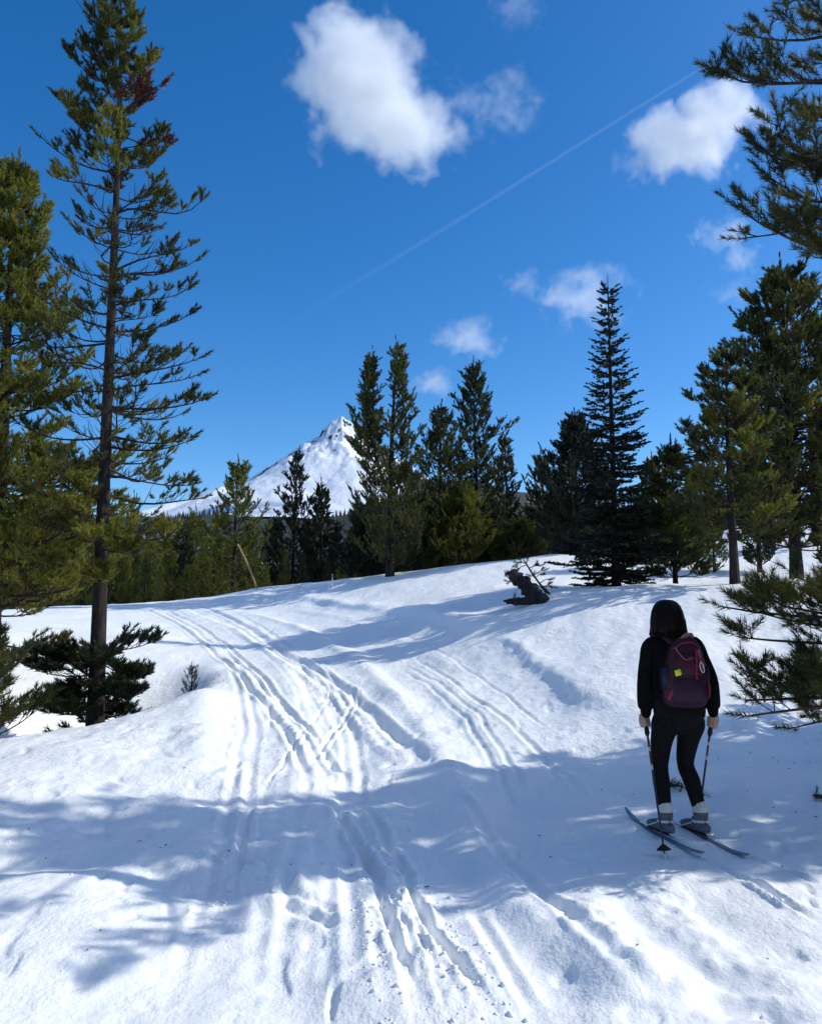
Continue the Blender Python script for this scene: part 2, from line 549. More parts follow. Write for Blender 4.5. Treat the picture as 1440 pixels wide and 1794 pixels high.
def features(x, y):
    dz = np.zeros(len(x))
    r = np.hypot(x, y)
    near = 1 - sstep(30, 55, r)
    # wind-scoured relief, drawn out along the trail
    a = 0.35
    xr, yr = x * math.cos(a) - y * math.sin(a), x * math.sin(a) + y * math.cos(a)
    dz += fbm(xr * .55, yr * .4, 31, 3) * 0.08 * near
    dz += fbm(xr * 2.6, yr * .9, 41, 3) * 0.020 * near
    # sun cups / lumps, mostly close by
    m = sstep(-.1, .25, fbm(x * .5, y * .5, 61, 2)) * (1 - sstep(9, 20, r))
    dz += fbm(x * 5.5, y * 4.2, 51, 3) * 0.012 * (0.2 + 1.3 * m)
    n = vnoise(x * 7.5 + 3 * vnoise(x * 2, y * 2, 3), y * 5.0, 77)
    dz -= sstep(.23, .42, n) * 0.016 * (1 - sstep(7, 16, r))
    # fine cross-grain left by the groomer, then broad waves under the shaded strip
    dz += fbm(x * 2.2, y * 6.5, 55, 3) * 0.014 * (1 - sstep(14, 24, r))
    dz += np.sin(y * 5.2 + x * 0.9 + 3.0 * fbm(x * .5, y * .6, 81, 2)) * 0.024 * sstep(4.2, 5.2, y) * (1 - sstep(8, 9.5, y)) * (1 - sstep(2.2, 4.5, np.abs(x - .3)) * .6)
    for hx, hy, hr, hd in HOLLOWS:
        dz -= hd * np.exp(-(((x - hx) ** 2 + (y - hy) ** 2) / hr ** 2) ** 1.5)
    for P, kind, w, d in TRACKS:
        reach = w * (5.5 if kind in ('swell', 'swellneg', 'lip', 'bank') else 3.6)
        if kind == 'bank' or kind == 'lip':
            reach = 1.4
        i, s, arc, f = along(x, y, P, reach)
        if not len(i):
            continue
        wob = fbm(x[i] * 9, y[i] * 9, 91, 2)
        if kind == 'groove':
            s = s + wob * w * .12
            dz[i] += f * d * (-G(s / w) + .45 * G((np.abs(s) - 2.0 * w) / (.7 * w))) * (1 + .5 * vnoise(arc * 2.2, arc * 0 + d * 1000, 7))
        elif kind == 'ridge':
            dz[i] += f * d * G(s / w) * (1 + .6 * wob)
        elif kind == 'swell':
            dz[i] += f * d * G(s / w / 1.6) * (1 + .5 * vnoise(arc * 1.3, arc * 0 + 4, 8))
        elif kind == 'swellneg':
            dz[i] -= f * d * G(s / w / 1.6) * (1 + .5 * vnoise(arc * 1.3, arc * 0 + 9, 8))
        elif kind == 'rut':
            s = s + fbm(arc * 3, s * 3, 95, 3) * .03
            dz[i] += f * (-d * G((s / w) ** 2) * (1 + .5 * fbm(arc * 4, s * 3, 96, 2)) + .022 * G((np.abs(s) - 2 * w) / w) * (1 + 1.3 * fbm(arc * 9, s * 14, 97, 3)))
        elif kind == 'rutsoft':
            s = s + fbm(x[i] * 5, y[i] * 5, 99, 3) * .06
            dz[i] += f * (-d * G(s / w) + .4 * d * G((np.abs(s) - 2 * w) / w) * (1 + 2 * wob))
        elif kind == 'chunky':
            c = fbm(arc * 4.5, s * 13, 103, 4)
            dz[i] += f * d * G(s / w / 1.3) * (.25 + 1.7 * np.clip(c, -.3, .4))
        elif kind == 'lip':
            # the near side drops away from a rounded lip, then fades
            side = s > 0
            dz[i] += f * d * np.where(s < 0, np.exp(-(s / .45) ** 2), np.exp(-(s / .14) ** 2)) * (1 + .5 * fbm(x[i] * 2, y[i] * 2, 105, 2))
        elif kind == 'bank':
            ss = -s + fbm(x[i] * 4, y[i] * 4, 107, 3) * .12
            dz[i] += f * d * (sstep(-.16, .10, ss) * np.exp(-np.maximum(ss, 0) / .55) - .35 * G((ss + .28) / .2))
    for P, w in CORD:
        i, s, arc, f = along(x, y, P, w * 1.3)
        dz[i] += f * sstep(w * 1.2, w * .8, np.abs(s)) * .013 * np.sin(arc * 2 * PI / .27 + 1.5 * wobble(x[i], y[i]))
    for P in DOTS:
        i, s, arc, f = along(x, y, P, .08)
        dz[i] -= f * .035 * G(s / .035) * np.maximum(0, np.sin(arc * 2 * PI / .22)) ** 2
    return dz


def wobble(x, y):
    return fbm(x * 3, y * 3, 111, 2)


def snow_z(x, y):
    xa, ya = np.array([float(x)]), np.array([float(y)])
    return float((base(xa, ya) + features(xa, ya))[0])


# ------------------------------------------------------------------ snow sheet
def snow_material():
    m, t, b = new_mat('snow')
    geo = N(t, 'ShaderNodeNewGeometry')
    pos = geo.outputs['Position']
    f = noise(t, 1.3, 4, .6, pos)
    t.links.new(ramp(t, f, [(.3, (.83, .855, .865)), (.7, (.88, .895, .90))]), b.inputs['Base Color'])
    b.inputs['Roughness'].default_value = .55
    b.inputs['Specular IOR Level'].default_value = .25
    n1 = noise(t, 38, 4, .65, pos, (1, .7, 1))
    n2 = noise(t, 9, 3, .6, pos, (1, .6, 1))
    ad = N(t, 'ShaderNodeMath', operation='MULTIPLY_ADD')
    ad.inputs[1].default_value = .35
    t.links.new(n1, ad.inputs[0])
    t.links.new(n2, ad.inputs[2])
    n3 = noise(t, 5, 5, .65, pos, (1, 2.6, 1))
    ad3 = N(t, 'ShaderNodeMath', operation='MULTIPLY_ADD')
    ad3.inputs[1].default_value = .8
    t.links.new(n3, ad3.inputs[0])
    t.links.new(ad.outputs[0], ad3.inputs[2])
    pat = ramp(t, noise(t, .9, 4, .6, pos, (1, .5, 1)), [(.36, (.5, .5, .5)), (.62, (1, 1, 1))])
    mu = N(t, 'ShaderNodeMath', operation='MULTIPLY')
    t.links.new(ad3.outputs[0], mu.inputs[0])
    t.links.new(pat, mu.inputs[1])
    bump(t, b, mu.outputs[0], .6, .035)
    return m


M['snow'] = snow_material()


def build_snow():
    fr = np.linspace(R(-36), R(36), 560)
    rest = np.linspace(R(36), R(324), 90)[1:-1]
    ang = np.concatenate([fr, rest])
    rad = np.concatenate([[.25, .7, 1.2, 1.7, 2.1, 2.4], np.geomspace(2.6, 46, 520), np.geomspace(46, 9000, 46)[1:]])
    A, Rr = np.meshgrid(ang, rad)
    x, y = (np.sin(A) * Rr).ravel(), (np.cos(A) * Rr).ravel()
    z = base(x, y) + features(x, y)
    v = np.c_[x, y, z]
    nr, na = len(rad), len(ang)
    i, j = np.meshgrid(np.arange(nr - 1), np.arange(na), indexing='ij')
    j2 = (j + 1) % na
    q = np.stack([i * na + j, i * na + j2, (i + 1) * na + j2, (i + 1) * na + j], -1).reshape(-1, 4)[:, ::-1]
    v = np.vstack([v, [[0, 0, float(base(0, 0)[0])]]])
    c = len(v) - 1
    j = np.arange(na)
    tri = np.c_[np.full(na, c), (j + 1) % na, j]
    me = np_mesh('snow_ground', v, [q, tri], [M['snow']], smooth=True)
    return tag(mobj('snow_ground', me), kind='structure')


build_snow()

# ------------------------------------------------------------------ trees
def unit(a):
    return a / np.maximum(np.linalg.norm(a, axis=-1, keepdims=True), 1e-9)


def tubes(Pt, Rd, sides=4):
    """Pt (B,K,3) centre lines, Rd (B,K) radii -> verts, quads (open ends, tips closed by a tiny radius)"""
    B, K, _ = Pt.shape
    T = np.empty_like(Pt)
    T[:, 1:-1] = Pt[:, 2:] - Pt[:, :-2]
    T[:, 0] = Pt[:, 1] - Pt[:, 0]
    T[:, -1] = Pt[:, -1] - Pt[:, -2]
    T = unit(T)
    ref = np.where(np.abs(T[..., 2:3]) > .85, np.array([1., 0, 0]), np.array([0, 0, 1.]))
    U = unit(np.cross(T, ref))
    V = np.cross(T, U)
    a = np.linspace(0, 2 * PI, sides, endpoint=False)
    ring = U[:, :, None] * np.cos(a)[None, None, :, None] + V[:, :, None] * np.sin(a)[None, None, :, None]
    v = Pt[:, :, None] + ring * Rd[:, :, None, None]
    b, k, s = np.meshgrid(np.arange(B), np.arange(K - 1), np.arange(sides), indexing='ij')
    s2 = (s + 1) % sides
    o = b * K * sides
    q = np.stack([o + k * sides + s, o + k * sides + s2, o + (k + 1) * sides + s2, o + (k + 1) * sides + s], -1).reshape(-1, 4)
    return v.reshape(-1, 3), q


def needles(P, D, L, n, nl, nw, rng, spread=.85, upb=0.0):
    """bottle-brush shoots: start P, unit direction D, length L"""
    S = len(P)
    t = rng.random((S, n)) ** .8
    pos = P[:, None] + D[:, None] * (L[:, None] * t)[..., None]
    ref = np.where(np.abs(D[:, 2:3]) > .85, np.array([1., 0, 0]), np.array([0, 0, 1.]))
    U = unit(np.cross(D, ref))
    V = np.cross(D, U)
    ph = rng.random((S, n)) * 2 * PI
    an = spread * (1.05 - .55 * t) * (.75 + .5 * rng.random((S, n)))
    side = U[:, None] * np.cos(ph)[..., None] + V[:, None] * np.sin(ph)[..., None]
    d = D[:, None] * np.cos(an)[..., None] + side * np.sin(an)[..., None]
    d[..., 2] += upb
    d = unit(d)
    ln = nl * (.7 + .5 * rng.random((S, n)))
    w = unit(np.cross(d, rng.normal(size=(S, n, 3)))) * (nw / 2)
    tri = np.stack([pos - w, pos + w, pos + d * ln[..., None]], 2).reshape(-1, 3)
    return tri


class Tree:
    """per-branch geometry; can be split into branch parts or merged into one crown"""

    def __init__(s):
        s.branches = []      # dict(bark=(v,q), tri=array, mat=str)


def make_pine(H, r0, zb, prof, nw, nb, seed, e0=.25, up=.35, tw=8, side=2, shoot=.2, nl=.06, nwid=.012, nn=16, sparse=None, whorl=.75,
              explicit=(), mat=None, twig_r=.006, droop=0.0, leader=True, bare=None, elow=None, azskip=None, maxz=1.0, spread=.85, lean=None):
    """H height, zb crown base (fraction), prof(t) branch length at height fraction t (0 crown base .. 1 top)"""
    rng = np.random.default_rng(seed)
    T = Tree()
    K = 12
    zz = np.linspace(0, 1, K)
    lean0 = rng.normal(size=2) * .012 * H
    lean = lean0 if lean is None else np.array(lean)
    px = lean[0] * zz ** 2 + .01 * H * np.sin(zz * 5 + rng.random() * 6) * zz * .5
    py = lean[1] * zz ** 2 + .01 * H * np.sin(zz * 4 + rng.random() * 6) * zz * .5
    trunk = np.stack([px, py, zz * H - .35 * (zz == 0)], -1)[None]
    rad = (r0 * (1 - zz) ** .85 + .006 + r0 * .35 * np.exp(-zz * 22))[None]
    T.trunk = tubes(trunk, rad, 10)

    def tz(z):
        f = z / H
        return np.array([np.interp(f, zz, px), np.interp(f, zz, py), z])
    specs = []
    for i in range(nw):
        f = ((i + .5 * rng.random()) / nw)
        z = H * (zb + (maxz - .03 - zb) * f)
        a0 = rng.random() * 2 * PI
        k = nb + int(rng.integers(-1, 2))
        for j in range(k):
            az = a0 + j * 2 * PI / k + rng.normal() * .25
            L = prof(f) * (.5 + .7 * rng.random())
            zj = z + rng.normal() * H * (1 - whorl) * .02
            dens = 1.0 if sparse is None else sparse(f, az, rng)
            if azskip is not None and azskip(f, az, rng):
                continue
            ee = e0 + (.35 * f * f if elow is None else elow(f)) + rng.normal() * .12
            specs.append((zj, az, L, ee, up * (.7 + .6 * rng.random()), dens, mat(f, az, rng) if mat else None))
    for e in explicit:
        specs.append(tuple(e) + (None,) * (7 - len(e)))
    for (z, az, L, ee, upc, dens, bm) in specs:
        L = max(L, .05)
        s = np.linspace(0, 1, 7)
        o = tz(z)
        h = np.array([math.cos(az), math.sin(az), 0])
        lat = np.array([-h[1], h[0], 0])
        wig = rng.normal() * .12 * np.sin(s * PI * (1 + rng.random())) * L
        P = o + h * (s * L * math.cos(ee))[:, None] + lat * wig[:, None]
        P[:, 2] += L * (math.sin(ee) * s + upc * s ** 2.6 - droop * s)
        br = max(twig_r * 1.1, L * .016)
        Rr = br * (1 - s * .75)
        bv, bq = tubes(P[None], Rr[None], 5)
        # twigs
        nt_ = max(1, int(round(tw * (.35 + .65 * min(1, L / max(prof(.3), .3))) * dens)))
        if dens <= 0:
            nt_ = 0
        nbare = int(round(tw * (1 - min(1, dens)) * 1.6))
        ntot = nt_ + nbare
        allv, allq, off = [bv], [bq], len(bv)
        tri = []
        if ntot:
            st = .22 + .74 * np.sort(rng.random(ntot)) ** .8
            tan = np.gradient(P, axis=0)
            tan = unit(tan)
            oP = np.stack([np.interp(st, s, P[:, k]) for k in range(3)], -1)
            tD = unit(np.stack([np.interp(st, s, tan[:, k]) for k in range(3)], -1))
            sg = np.where(np.arange(ntot) % 2 == 0, 1, -1)
            spreadv = .65 + .35 * rng.random(ntot)
            d = unit(tD * .75 + lat[None] * (sg * spreadv)[:, None] + np.array([0, 0, 1.]) * (.30 + .45 * rng.random(ntot) + rng.normal(size=ntot) * .25)[:, None])
            tl = np.maximum(shoot * .8, L * .42 * (1.15 - st) * (.6 + .7 * rng.random(ntot)))
            mid = oP + d * (tl * .5)[:, None] + rng.normal(size=(ntot, 3)) * (tl * .07)[:, None]
            d2 = unit(d + np.array([0, 0, .55]) + tD * .25)
            end = mid + d2 * (tl * .5)[:, None]
            TP = np.stack([oP, mid, end], 1)
            TR = np.stack([np.full(ntot, twig_r), np.full(ntot, twig_r * .8), np.full(ntot, twig_r * .4)], 1)
            tv, tq = tubes(TP, TR, 3)
            allv.append(tv)
            allq.append(tq + off)
            off += len(tv)
            green = rng.permutation(ntot)[:nt_]
            if nt_:
                g_end, g_d, g_t = end[green], d2[green], d[green]
                sl = shoot * (.7 + .6 * rng.random(nt_))
                SP = [g_end - g_d * (sl * .65)[:, None]]
                SD = [g_d]
                SL = [sl]
                for q in range(side):
                    f2 = .35 + .6 * rng.random(nt_)
                    bp = oP[green] * (1 - f2)[:, None] + g_end * f2[:, None]
                    sd = unit(g_t * .8 + np.cross(g_t, np.array([0, 0, 1.])) * (np.where(rng.random(nt_) < .5, -1, 1) * .8)[:, None]
                              + np.array([0, 0, 1.]) * (.15 + .5 * rng.random(nt_))[:, None] + rng.normal(size=(nt_, 3)) * .15)
                    SP.append(bp)
                    SD.append(sd)
                    SL.append(shoot * (.55 + .6 * rng.random(nt_)))
                SP, SD, SL = np.concatenate(SP), np.concatenate(SD), np.concatenate(SL)
                tri.append(needles(SP, SD, SL, nn, nl, nwid, rng, spread, .12))
        if dens > 0:
            ed = unit(P[-1] - P[-2] + np.array([0, 0, .25]) * L / 6)[None]
            tri.append(needles(P[-1][None] - ed * shoot * .5, ed, np.array([shoot * 1.3]), int(nn * 1.5), nl, nwid, rng, spread, .1))
        T.branches.append(dict(bark=(np.concatenate(allv), np.concatenate(allq)), tri=np.concatenate(tri) if tri else None, mat=bm, z=z, az=az, L=L))
    if leader:
        top = tz(H)
        SP = [top - np.array([0, 0, shoot * k * .8]) for k in range(4)]
        SD = [unit(np.array([rng.normal() * .08, rng.normal() * .08, 1.])) for k in range(4)]
        tri = needles(np.array(SP), np.array(SD), np.full(4, shoot * 1.4), int(nn * 1.5), nl, nwid, rng, .6, .1)
        T.branches.append(dict(bark=None, tri=tri, mat=None, z=H, az=0, L=.05))
    return T


def tri_faces(n):
    return np.arange(n * 3, dtype=np.int32).reshape(-1, 3)


def tree_merged(name, T, root, nmat, barkm, trunk_name='trunk'):
    """trunk and one crown"""
    tv, tq = T.trunk
    mobj(trunk_name, np_mesh(trunk_name, tv, tq, [barkm], smooth=True), root)
    vs_, q_, t_, off = [], [], [], 0
    tris = [b['tri'] for b in T.branches if b['tri'] is not None]
    nv = np.concatenate(tris)
    nt3 = len(nv) // 3
    for b in T.branches:
        if b['bark'] is not None:
            v, q = b['bark']
            vs_.append(v)
            q_.append(q + off)
            off += len(v)
    bv, bq = np.concatenate(vs_), np.concatenate(q_)
    me = np_mesh('crown', np.concatenate([nv, bv]), [tri_faces(nt3), bq + len(nv)], [nmat, M['twig']],
                 np.r_[np.zeros(nt3, int), np.ones(len(bq), int)])
    mobj('crown', me, root)


def tree_split(name, T, root, nmat, barkm, minL=.0):
    """trunk > nothing; every limb a part named branch with its needles as a sub-part"""
    tv, tq = T.trunk
    mobj('trunk', np_mesh('trunk', tv, tq, [barkm], smooth=True), root)
    for b in T.branches:
        if b['bark'] is None:
            me = np_mesh('top_shoot', b['tri'], tri_faces(len(b['tri']) // 3), [nmat])
            mobj('top_shoot', me, root)
            continue
        v, q = b['bark']
        bo = mobj('branch', np_mesh('branch', v, q, [M['twig']], smooth=True), root)
        if b['tri'] is not None:
            mm = M[b['mat']] if b['mat'] else nmat
            no = mobj('needles', np_mesh('needles', b['tri'], tri_faces(len(b['tri']) // 3), [mm]), bo)
            if b['mat'] == 'n_red':
                bo['label'] = 'branch with dead rust red needles'


def copy_tree(o, parent=None):
    c = o.copy()
    COL.objects.link(c)
    if parent is not None:
        c.parent = parent
    for ch in list(o.children):
        copy_tree(ch, c)
    return c


def tree_at(name, u, y, label, cat, group=None, vbase=None, sink=.0):
    """an Empty standing on the snow at photo column u, y metres ahead"""
    x = (u - 720) / 1440 * y * 1.0 / (CP - SP * (897 - 1010) / 1440)
    z = snow_z(x, y) - sink
    e = empty(name, (x, y, z))
    return tag(e, label, cat, group)


def height_for(u, vtop, y, zbase):
    return at(u, vtop, y).z - zbase


def W(pts):
    xs, ys = zip(*pts)
    return lambda f: float(np.interp(f, xs, ys))


# --- tall pine left of the trail
def big_left_pine():
    r = tree_at('lodgepole_pine', 178, 11.3, 'tall half-bare pine with a sparse lower crown beside the left edge of the trail', 'pine tree', 'large pines close to the trail')
    H = height_for(170, -30, 11.3, r.location.z)

    def sparse(f, az, rng):
        if f > .62:
            return 1.15
        s = .42 if f > .2 else .55
        return s if rng.random() > .3 else .12

    def mat(f, az, rng):
        c = math.cos(az)
        if .72 < f < .80 and c > .55:
            return 'n_red'
        if f < .16 and rng.random() < .6:
            return 'n_olive'
        return 'n_olive' if rng.random() < .12 else None

    def elow(f):
        return -.30 + .75 * f
    T = make_pine(H, .108, .29, W([(0, 1.15), (.15, 1.2), (.35, 1.05), (.55, .95), (.75, .8), (.9, .5), (1, .18)]), 26, 5, 11, e0=-.02, up=.34, tw=11, side=2,
                  shoot=.15, nl=.075, nwid=.015, nn=36, sparse=sparse, mat=mat, elow=elow, lean=(-.12, .05), twig_r=.006, droop=.06,
                  explicit=[(H * .685, .05, 1.25, .05, .22, .9, None), (H * .60, -.05, 1.25, .10, .2, .35, None), (H * .53, .1, 1.15, .1, .25, .4, None),
                            (H * .47, -.1, 1.35, .05, .25, .8, None), (H * .435, .15, 1.40, -.05, .25, 1.0, None), (H * .385, -.2, 1.30, -.12, .2, 1.0, None),
                            (H * .35, .2, 1.2, -.2, .2, 1.0, None), (H * .80, PI - .1, 1.0, .25, .35, 1.0, None), (H * .74, PI + .1, 1.15, .2, .3, .6, None),
                            (H * .93, PI, .85, .45, .35, 1.1, None), (H * .88, PI - .3, .85, .4, .3, 1.2, None),
                            (H * .30, -1.9, .9, -.1, .2, 2.4, 'n_olive'), (H * .27, -1.3, .8, -.15, .2, 2.4, 'n_olive'), (H * .245, -2.3, .8, -.25, .25, 2.4, 'n_olive'),
                            (H * .26, -.7, .8, -.2, .2, 2.4, 'n_olive'), (H * .235, -1.6, .75, -.3, .3, 2.4, 'n_olive'), (H * .32, -1.55, .9, 0, .2, 2.4, 'n_olive'),
                            (H * .285, 3.3, 1.0, -.1, .2, 2.4, 'n_olive'), (H * .225, -1.1, .6, -.3, .3, 2.4, 'n_olive')] +
                  # drooping skirt of dark boughs around the foot
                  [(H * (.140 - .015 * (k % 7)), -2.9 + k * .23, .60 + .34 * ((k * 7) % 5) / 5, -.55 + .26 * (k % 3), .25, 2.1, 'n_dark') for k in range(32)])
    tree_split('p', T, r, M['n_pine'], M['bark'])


big_left_pine()


# --- sunlit olive pine at the left edge
def left_edge_pine():
    r = tree_at('lodgepole_pine', -12, 13.2, 'bushy sunlit olive-green pine at the far left edge, beside the tall half-bare pine', 'pine tree', 'large pines close to the trail')
    H = height_for(0, 285, 13.2, r.location.z)

    def mat(f, az, rng):
        return 'n_red' if (rng.random() < .035 and f > .2) else None
    T = make_pine(H, .15, .10, W([(0, 1.5), (.12, 2.0), (.3, 1.7), (.5, 1.25), (.7, .85), (.88, .5), (1, .15)]), 26, 6, 23, e0=.05, up=.38, tw=16, side=3,
                  shoot=.20, nl=.090, nwid=.021, nn=22, mat=mat, twig_r=.006, droop=.08,
                  explicit=[(H * .30, -.25, 2.1, -.05, .2, 1.3, None), (H * .25, -.45, 2.2, -.05, .2, 1.3, None), (H * .21, -.2, 2.1, -.05, .2, 1.3, None),
                            (H * .36, -.15, 1.9, 0, .2, 1.2, None), (H * .24, -.72, 2.8, -.02, .15, 1.3, None), (H * .19, -.85, 2.7, -.02, .15, 1.3, None), (H * .29, -.62, 2.7, -.02, .15, 1.2, None), (H * .15, -.75, 2.6, 0, .1, 1.3, None), (H * .17, -.6, 2.1, -.05, .15, 1.3, None), (H * .06, .1, 1.2, -.2, .25, .9, 'n_pine'),
                            (H * .04, -.8, 1.2, -.2, .25, .9, 'n_pine'), (H * .33, -.7, 2.0, 0, .2, 1.3, None)])
    tree_split('q', T, r, M['n_olive'], M['bark'])


left_edge_pine()


# --- low pine boughs at the very left edge, a sapling mostly out of the picture
def left_sapling():
    x, y = -5.15, 9.75
    r = tag(empty('pine_sapling', (x, y, snow_z(x, y) - .1)), 'low dark pine sapling cut by the left edge near the tree hollow', 'pine sapling')
    T = make_pine(1.5, .03, .02, W([(0, .75), (.5, .6), (1, .1)]), 8, 5, 31, e0=-.05, up=.3, tw=10, side=3, shoot=.17, nl=.08, nwid=.012, nn=20)
    tree_split('s', T, r, M['n_pine'], M['bark'])


left_sapling()


# --- near pine at the right edge: trunk out of frame, boughs reach in
def near_right_pine():
    x, y = 3.45, 5.6
    z = snow_z(x, y)
    r = tag(empty('lodgepole_pine', (x, y, z - .05)), 'close pine whose boughs reach in from the right edge, behind the skier', 'pine tree', 'large pines close to the trail')
    H = 9.0

    def azskip(f, az, rng):
        c = math.cos(az)
        zz = 2.0 + f * 7.0
        return (1.9 < zz < 3.75) and c < -.25

    ex = []
    rng = np.random.default_rng(5)

    def to(u, v, yy, frac=.8, dens=1.1, up=.25, e=None):
        p = at(u, v, yy)
        dx, dy = p.x - x, p.y - y
        L = math.hypot(dx, dy)
        zt = p.z - (z - .05)
        ee = rng.normal() * .06 if e is None else e
        zb = zt - L * (math.sin(ee) + up)
        ex.append((zb, math.atan2(dy, dx), L / math.cos(ee), ee, up, dens, None))
    # upper boughs
    to(1275, 95, 5.5, dens=1.5)
    to(1330, 130, 5.9, dens=1.4)
    to(1340, 240, 5.4, dens=1.2, up=.15)
    to(1375, 180, 5.1, dens=1.2)
    to(1335, 305, 5.6, dens=1.2, up=.1)
    to(1290, 345, 5.5, dens=1.0, up=.4)
    to(1310, 400, 5.7, dens=.9, up=.12)
    to(1385, 380, 5.3, dens=1.3, up=.2)
    to(1410, 430, 5.4, dens=1.2, up=.1)
    to(1420, 10, 5.6, dens=1.2)
    to(1400, 290, 6.1, dens=1.2)
    to(1420, 200, 5.8, dens=1.3)
    # lower boughs
    to(1281, 1052, 5.5, dens=1.2, up=.12)
    to(1312, 1060, 5.9, dens=1.3, up=.1)
    to(1316, 1108, 5.4, dens=1.1, up=.05)
    to(1362, 1035, 5.2, dens=1.3, up=.2)
    to(1412, 1045, 5.7, dens=1.3, up=.2)
    to(1392, 1000, 6.0, dens=.5, up=.3)
    to(1311, 1165, 5.3, dens=1.0, up=.2)
    to(1301, 1215, 5.5, dens=1.0, up=.05)
    to(1322, 1245, 5.2, dens=1.0, up=-.02)
    to(1372, 1265, 5.5, dens=1.0, up=-.05)
    to(1407, 1160, 5.1, dens=1.2, up=.1)
    to(1412, 1215, 5.8, dens=1.1, up=.05)
    to(1357, 1190, 5.7, dens=.9, up=.1)
    T = make_pine(H, .14, .36, W([(0, 1.25), (.2, 1.5), (.5, 1.3), (.8, .7), (1, .2)]), 13, 5, 47, e0=.1, up=.28, tw=12, side=3, shoot=.16, nl=.062, nwid=.0052,
                  nn=64, azskip=lambda f, az, rng: math.cos(az) < .15 and f < .42, explicit=ex, twig_r=.0045, droop=.03, spread=.95)
    tree_split('n', T, r, M['n_pine'], M['bark'])


near_right_pine()


# --- slender fir on the right
def slender_fir():
    y = 18.0
    r = tree_at('fir_tree', 1079, y, 'dark slender fir with a bare spiky top on the snow bank right of centre', 'fir tree')
    H = height_for(1080, 480, y, r.location.z)
    rng = np.random.default_rng(77)
    K = 14
    zz = np.linspace(0, 1, K)
    trunk = np.stack([zz * 0, zz * 0, zz * H - .3 * (zz == 0)], -1)[None]
    rad = (.085 * (1 - zz) ** .9 + .005 + .03 * np.exp(-zz * 20))[None]
    tv, tq = tubes(trunk, rad, 10)
    mobj('trunk', np_mesh('trunk', tv, tq, [M['bark']], smooth=True), r)
    prof = W([(0, 1.35), (.08, 1.4), (.2, 1.12), (.32, .95), (.45, .72), (.58, .54), (.7, .39), (.8, .29), (.88, .17), (.92, .15), (.945, .2), (.96, .03)])
    zlev = .02
    while zlev < .945:
        major = rng.random() < .62
        nb = 9 if zlev < .5 else 7
        a0 = rng.random() * 6.28
        for j in range(nb):
            az = a0 + j * 2 * PI / nb + rng.normal() * .2
            L = prof(zlev) * ((.8 + .35 * rng.random()) if major else (.45 + .3 * rng.random()))
            s = np.linspace(0, 1, 6)
            e0 = -.22 + .5 * zlev + rng.normal() * .05
            h = np.array([math.cos(az), math.sin(az), 0])
            lat = np.array([-h[1], h[0], 0])
            o = np.array([0, 0, zlev * H + rng.normal() * .03])
            P = o + h * (s * L)[:, None]
            P[:, 2] += L * (e0 * s + .20 * s ** 2.5)
            bv, bq = tubes(P[None], (.012 * (1 - s * .8) * max(.5, L))[None], 4)
            nt_ = max(3, int(L * 18))
            st = np.sort(.15 + .8 * rng.random(nt_))
            oP = np.stack([np.interp(st, s, P[:, k]) for k in range(3)], -1)
            sg = np.where(np.arange(nt_) % 2 == 0, 1, -1)
            d = unit(h * .8 + lat * (sg * .8)[:, None] + np.array([0, 0, 1.]) * (rng.normal(size=nt_) * .08)[:, None])
            tl = L * .42 * (1.12 - st) * (.7 + .5 * rng.random(nt_)) + .05
            SP = [oP]
            SD = [d]
            SL = [tl]
            k = max(2, int(L * 10))
            ss = np.linspace(.12, .95, k)
            SP.append(np.stack([np.interp(ss, s, P[:, q]) for q in range(3)], -1))
            SD.append(np.repeat(unit(P[-1] - P[0])[None], k, 0))
            SL.append(np.full(k, L / k * 1.4))
            tri = needles(np.concatenate(SP), np.concatenate(SD), np.concatenate(SL), 17, .055, .034, rng, .9, .20)
            bo = mobj('branch', np_mesh('branch', bv, bq, [M['twig']]), r)
            mobj('needles', np_mesh('needles', tri, tri_faces(len(tri) // 3), [M['n_fir']]), bo)
        zlev += (.020 if zlev < .22 else .030 if zlev < .45 else .033) * (.8 + .4 * rng.random())
    top = np.array([[0, 0, H * .955]])
    tri = needles(np.array([[0, 0, H * (.945)], [0, 0, H * .97]]), np.array([[0, 0, 1.], [0, 0, 1.]]), np.array([H * .03, H * .03]), 30, .02, .006, rng, .5)
    ts = mobj('top_shoot', np_mesh('top_shoot', tri, tri_faces(len(tri) // 3), [M['n_fir']]), r)
    return r


slender_fir()


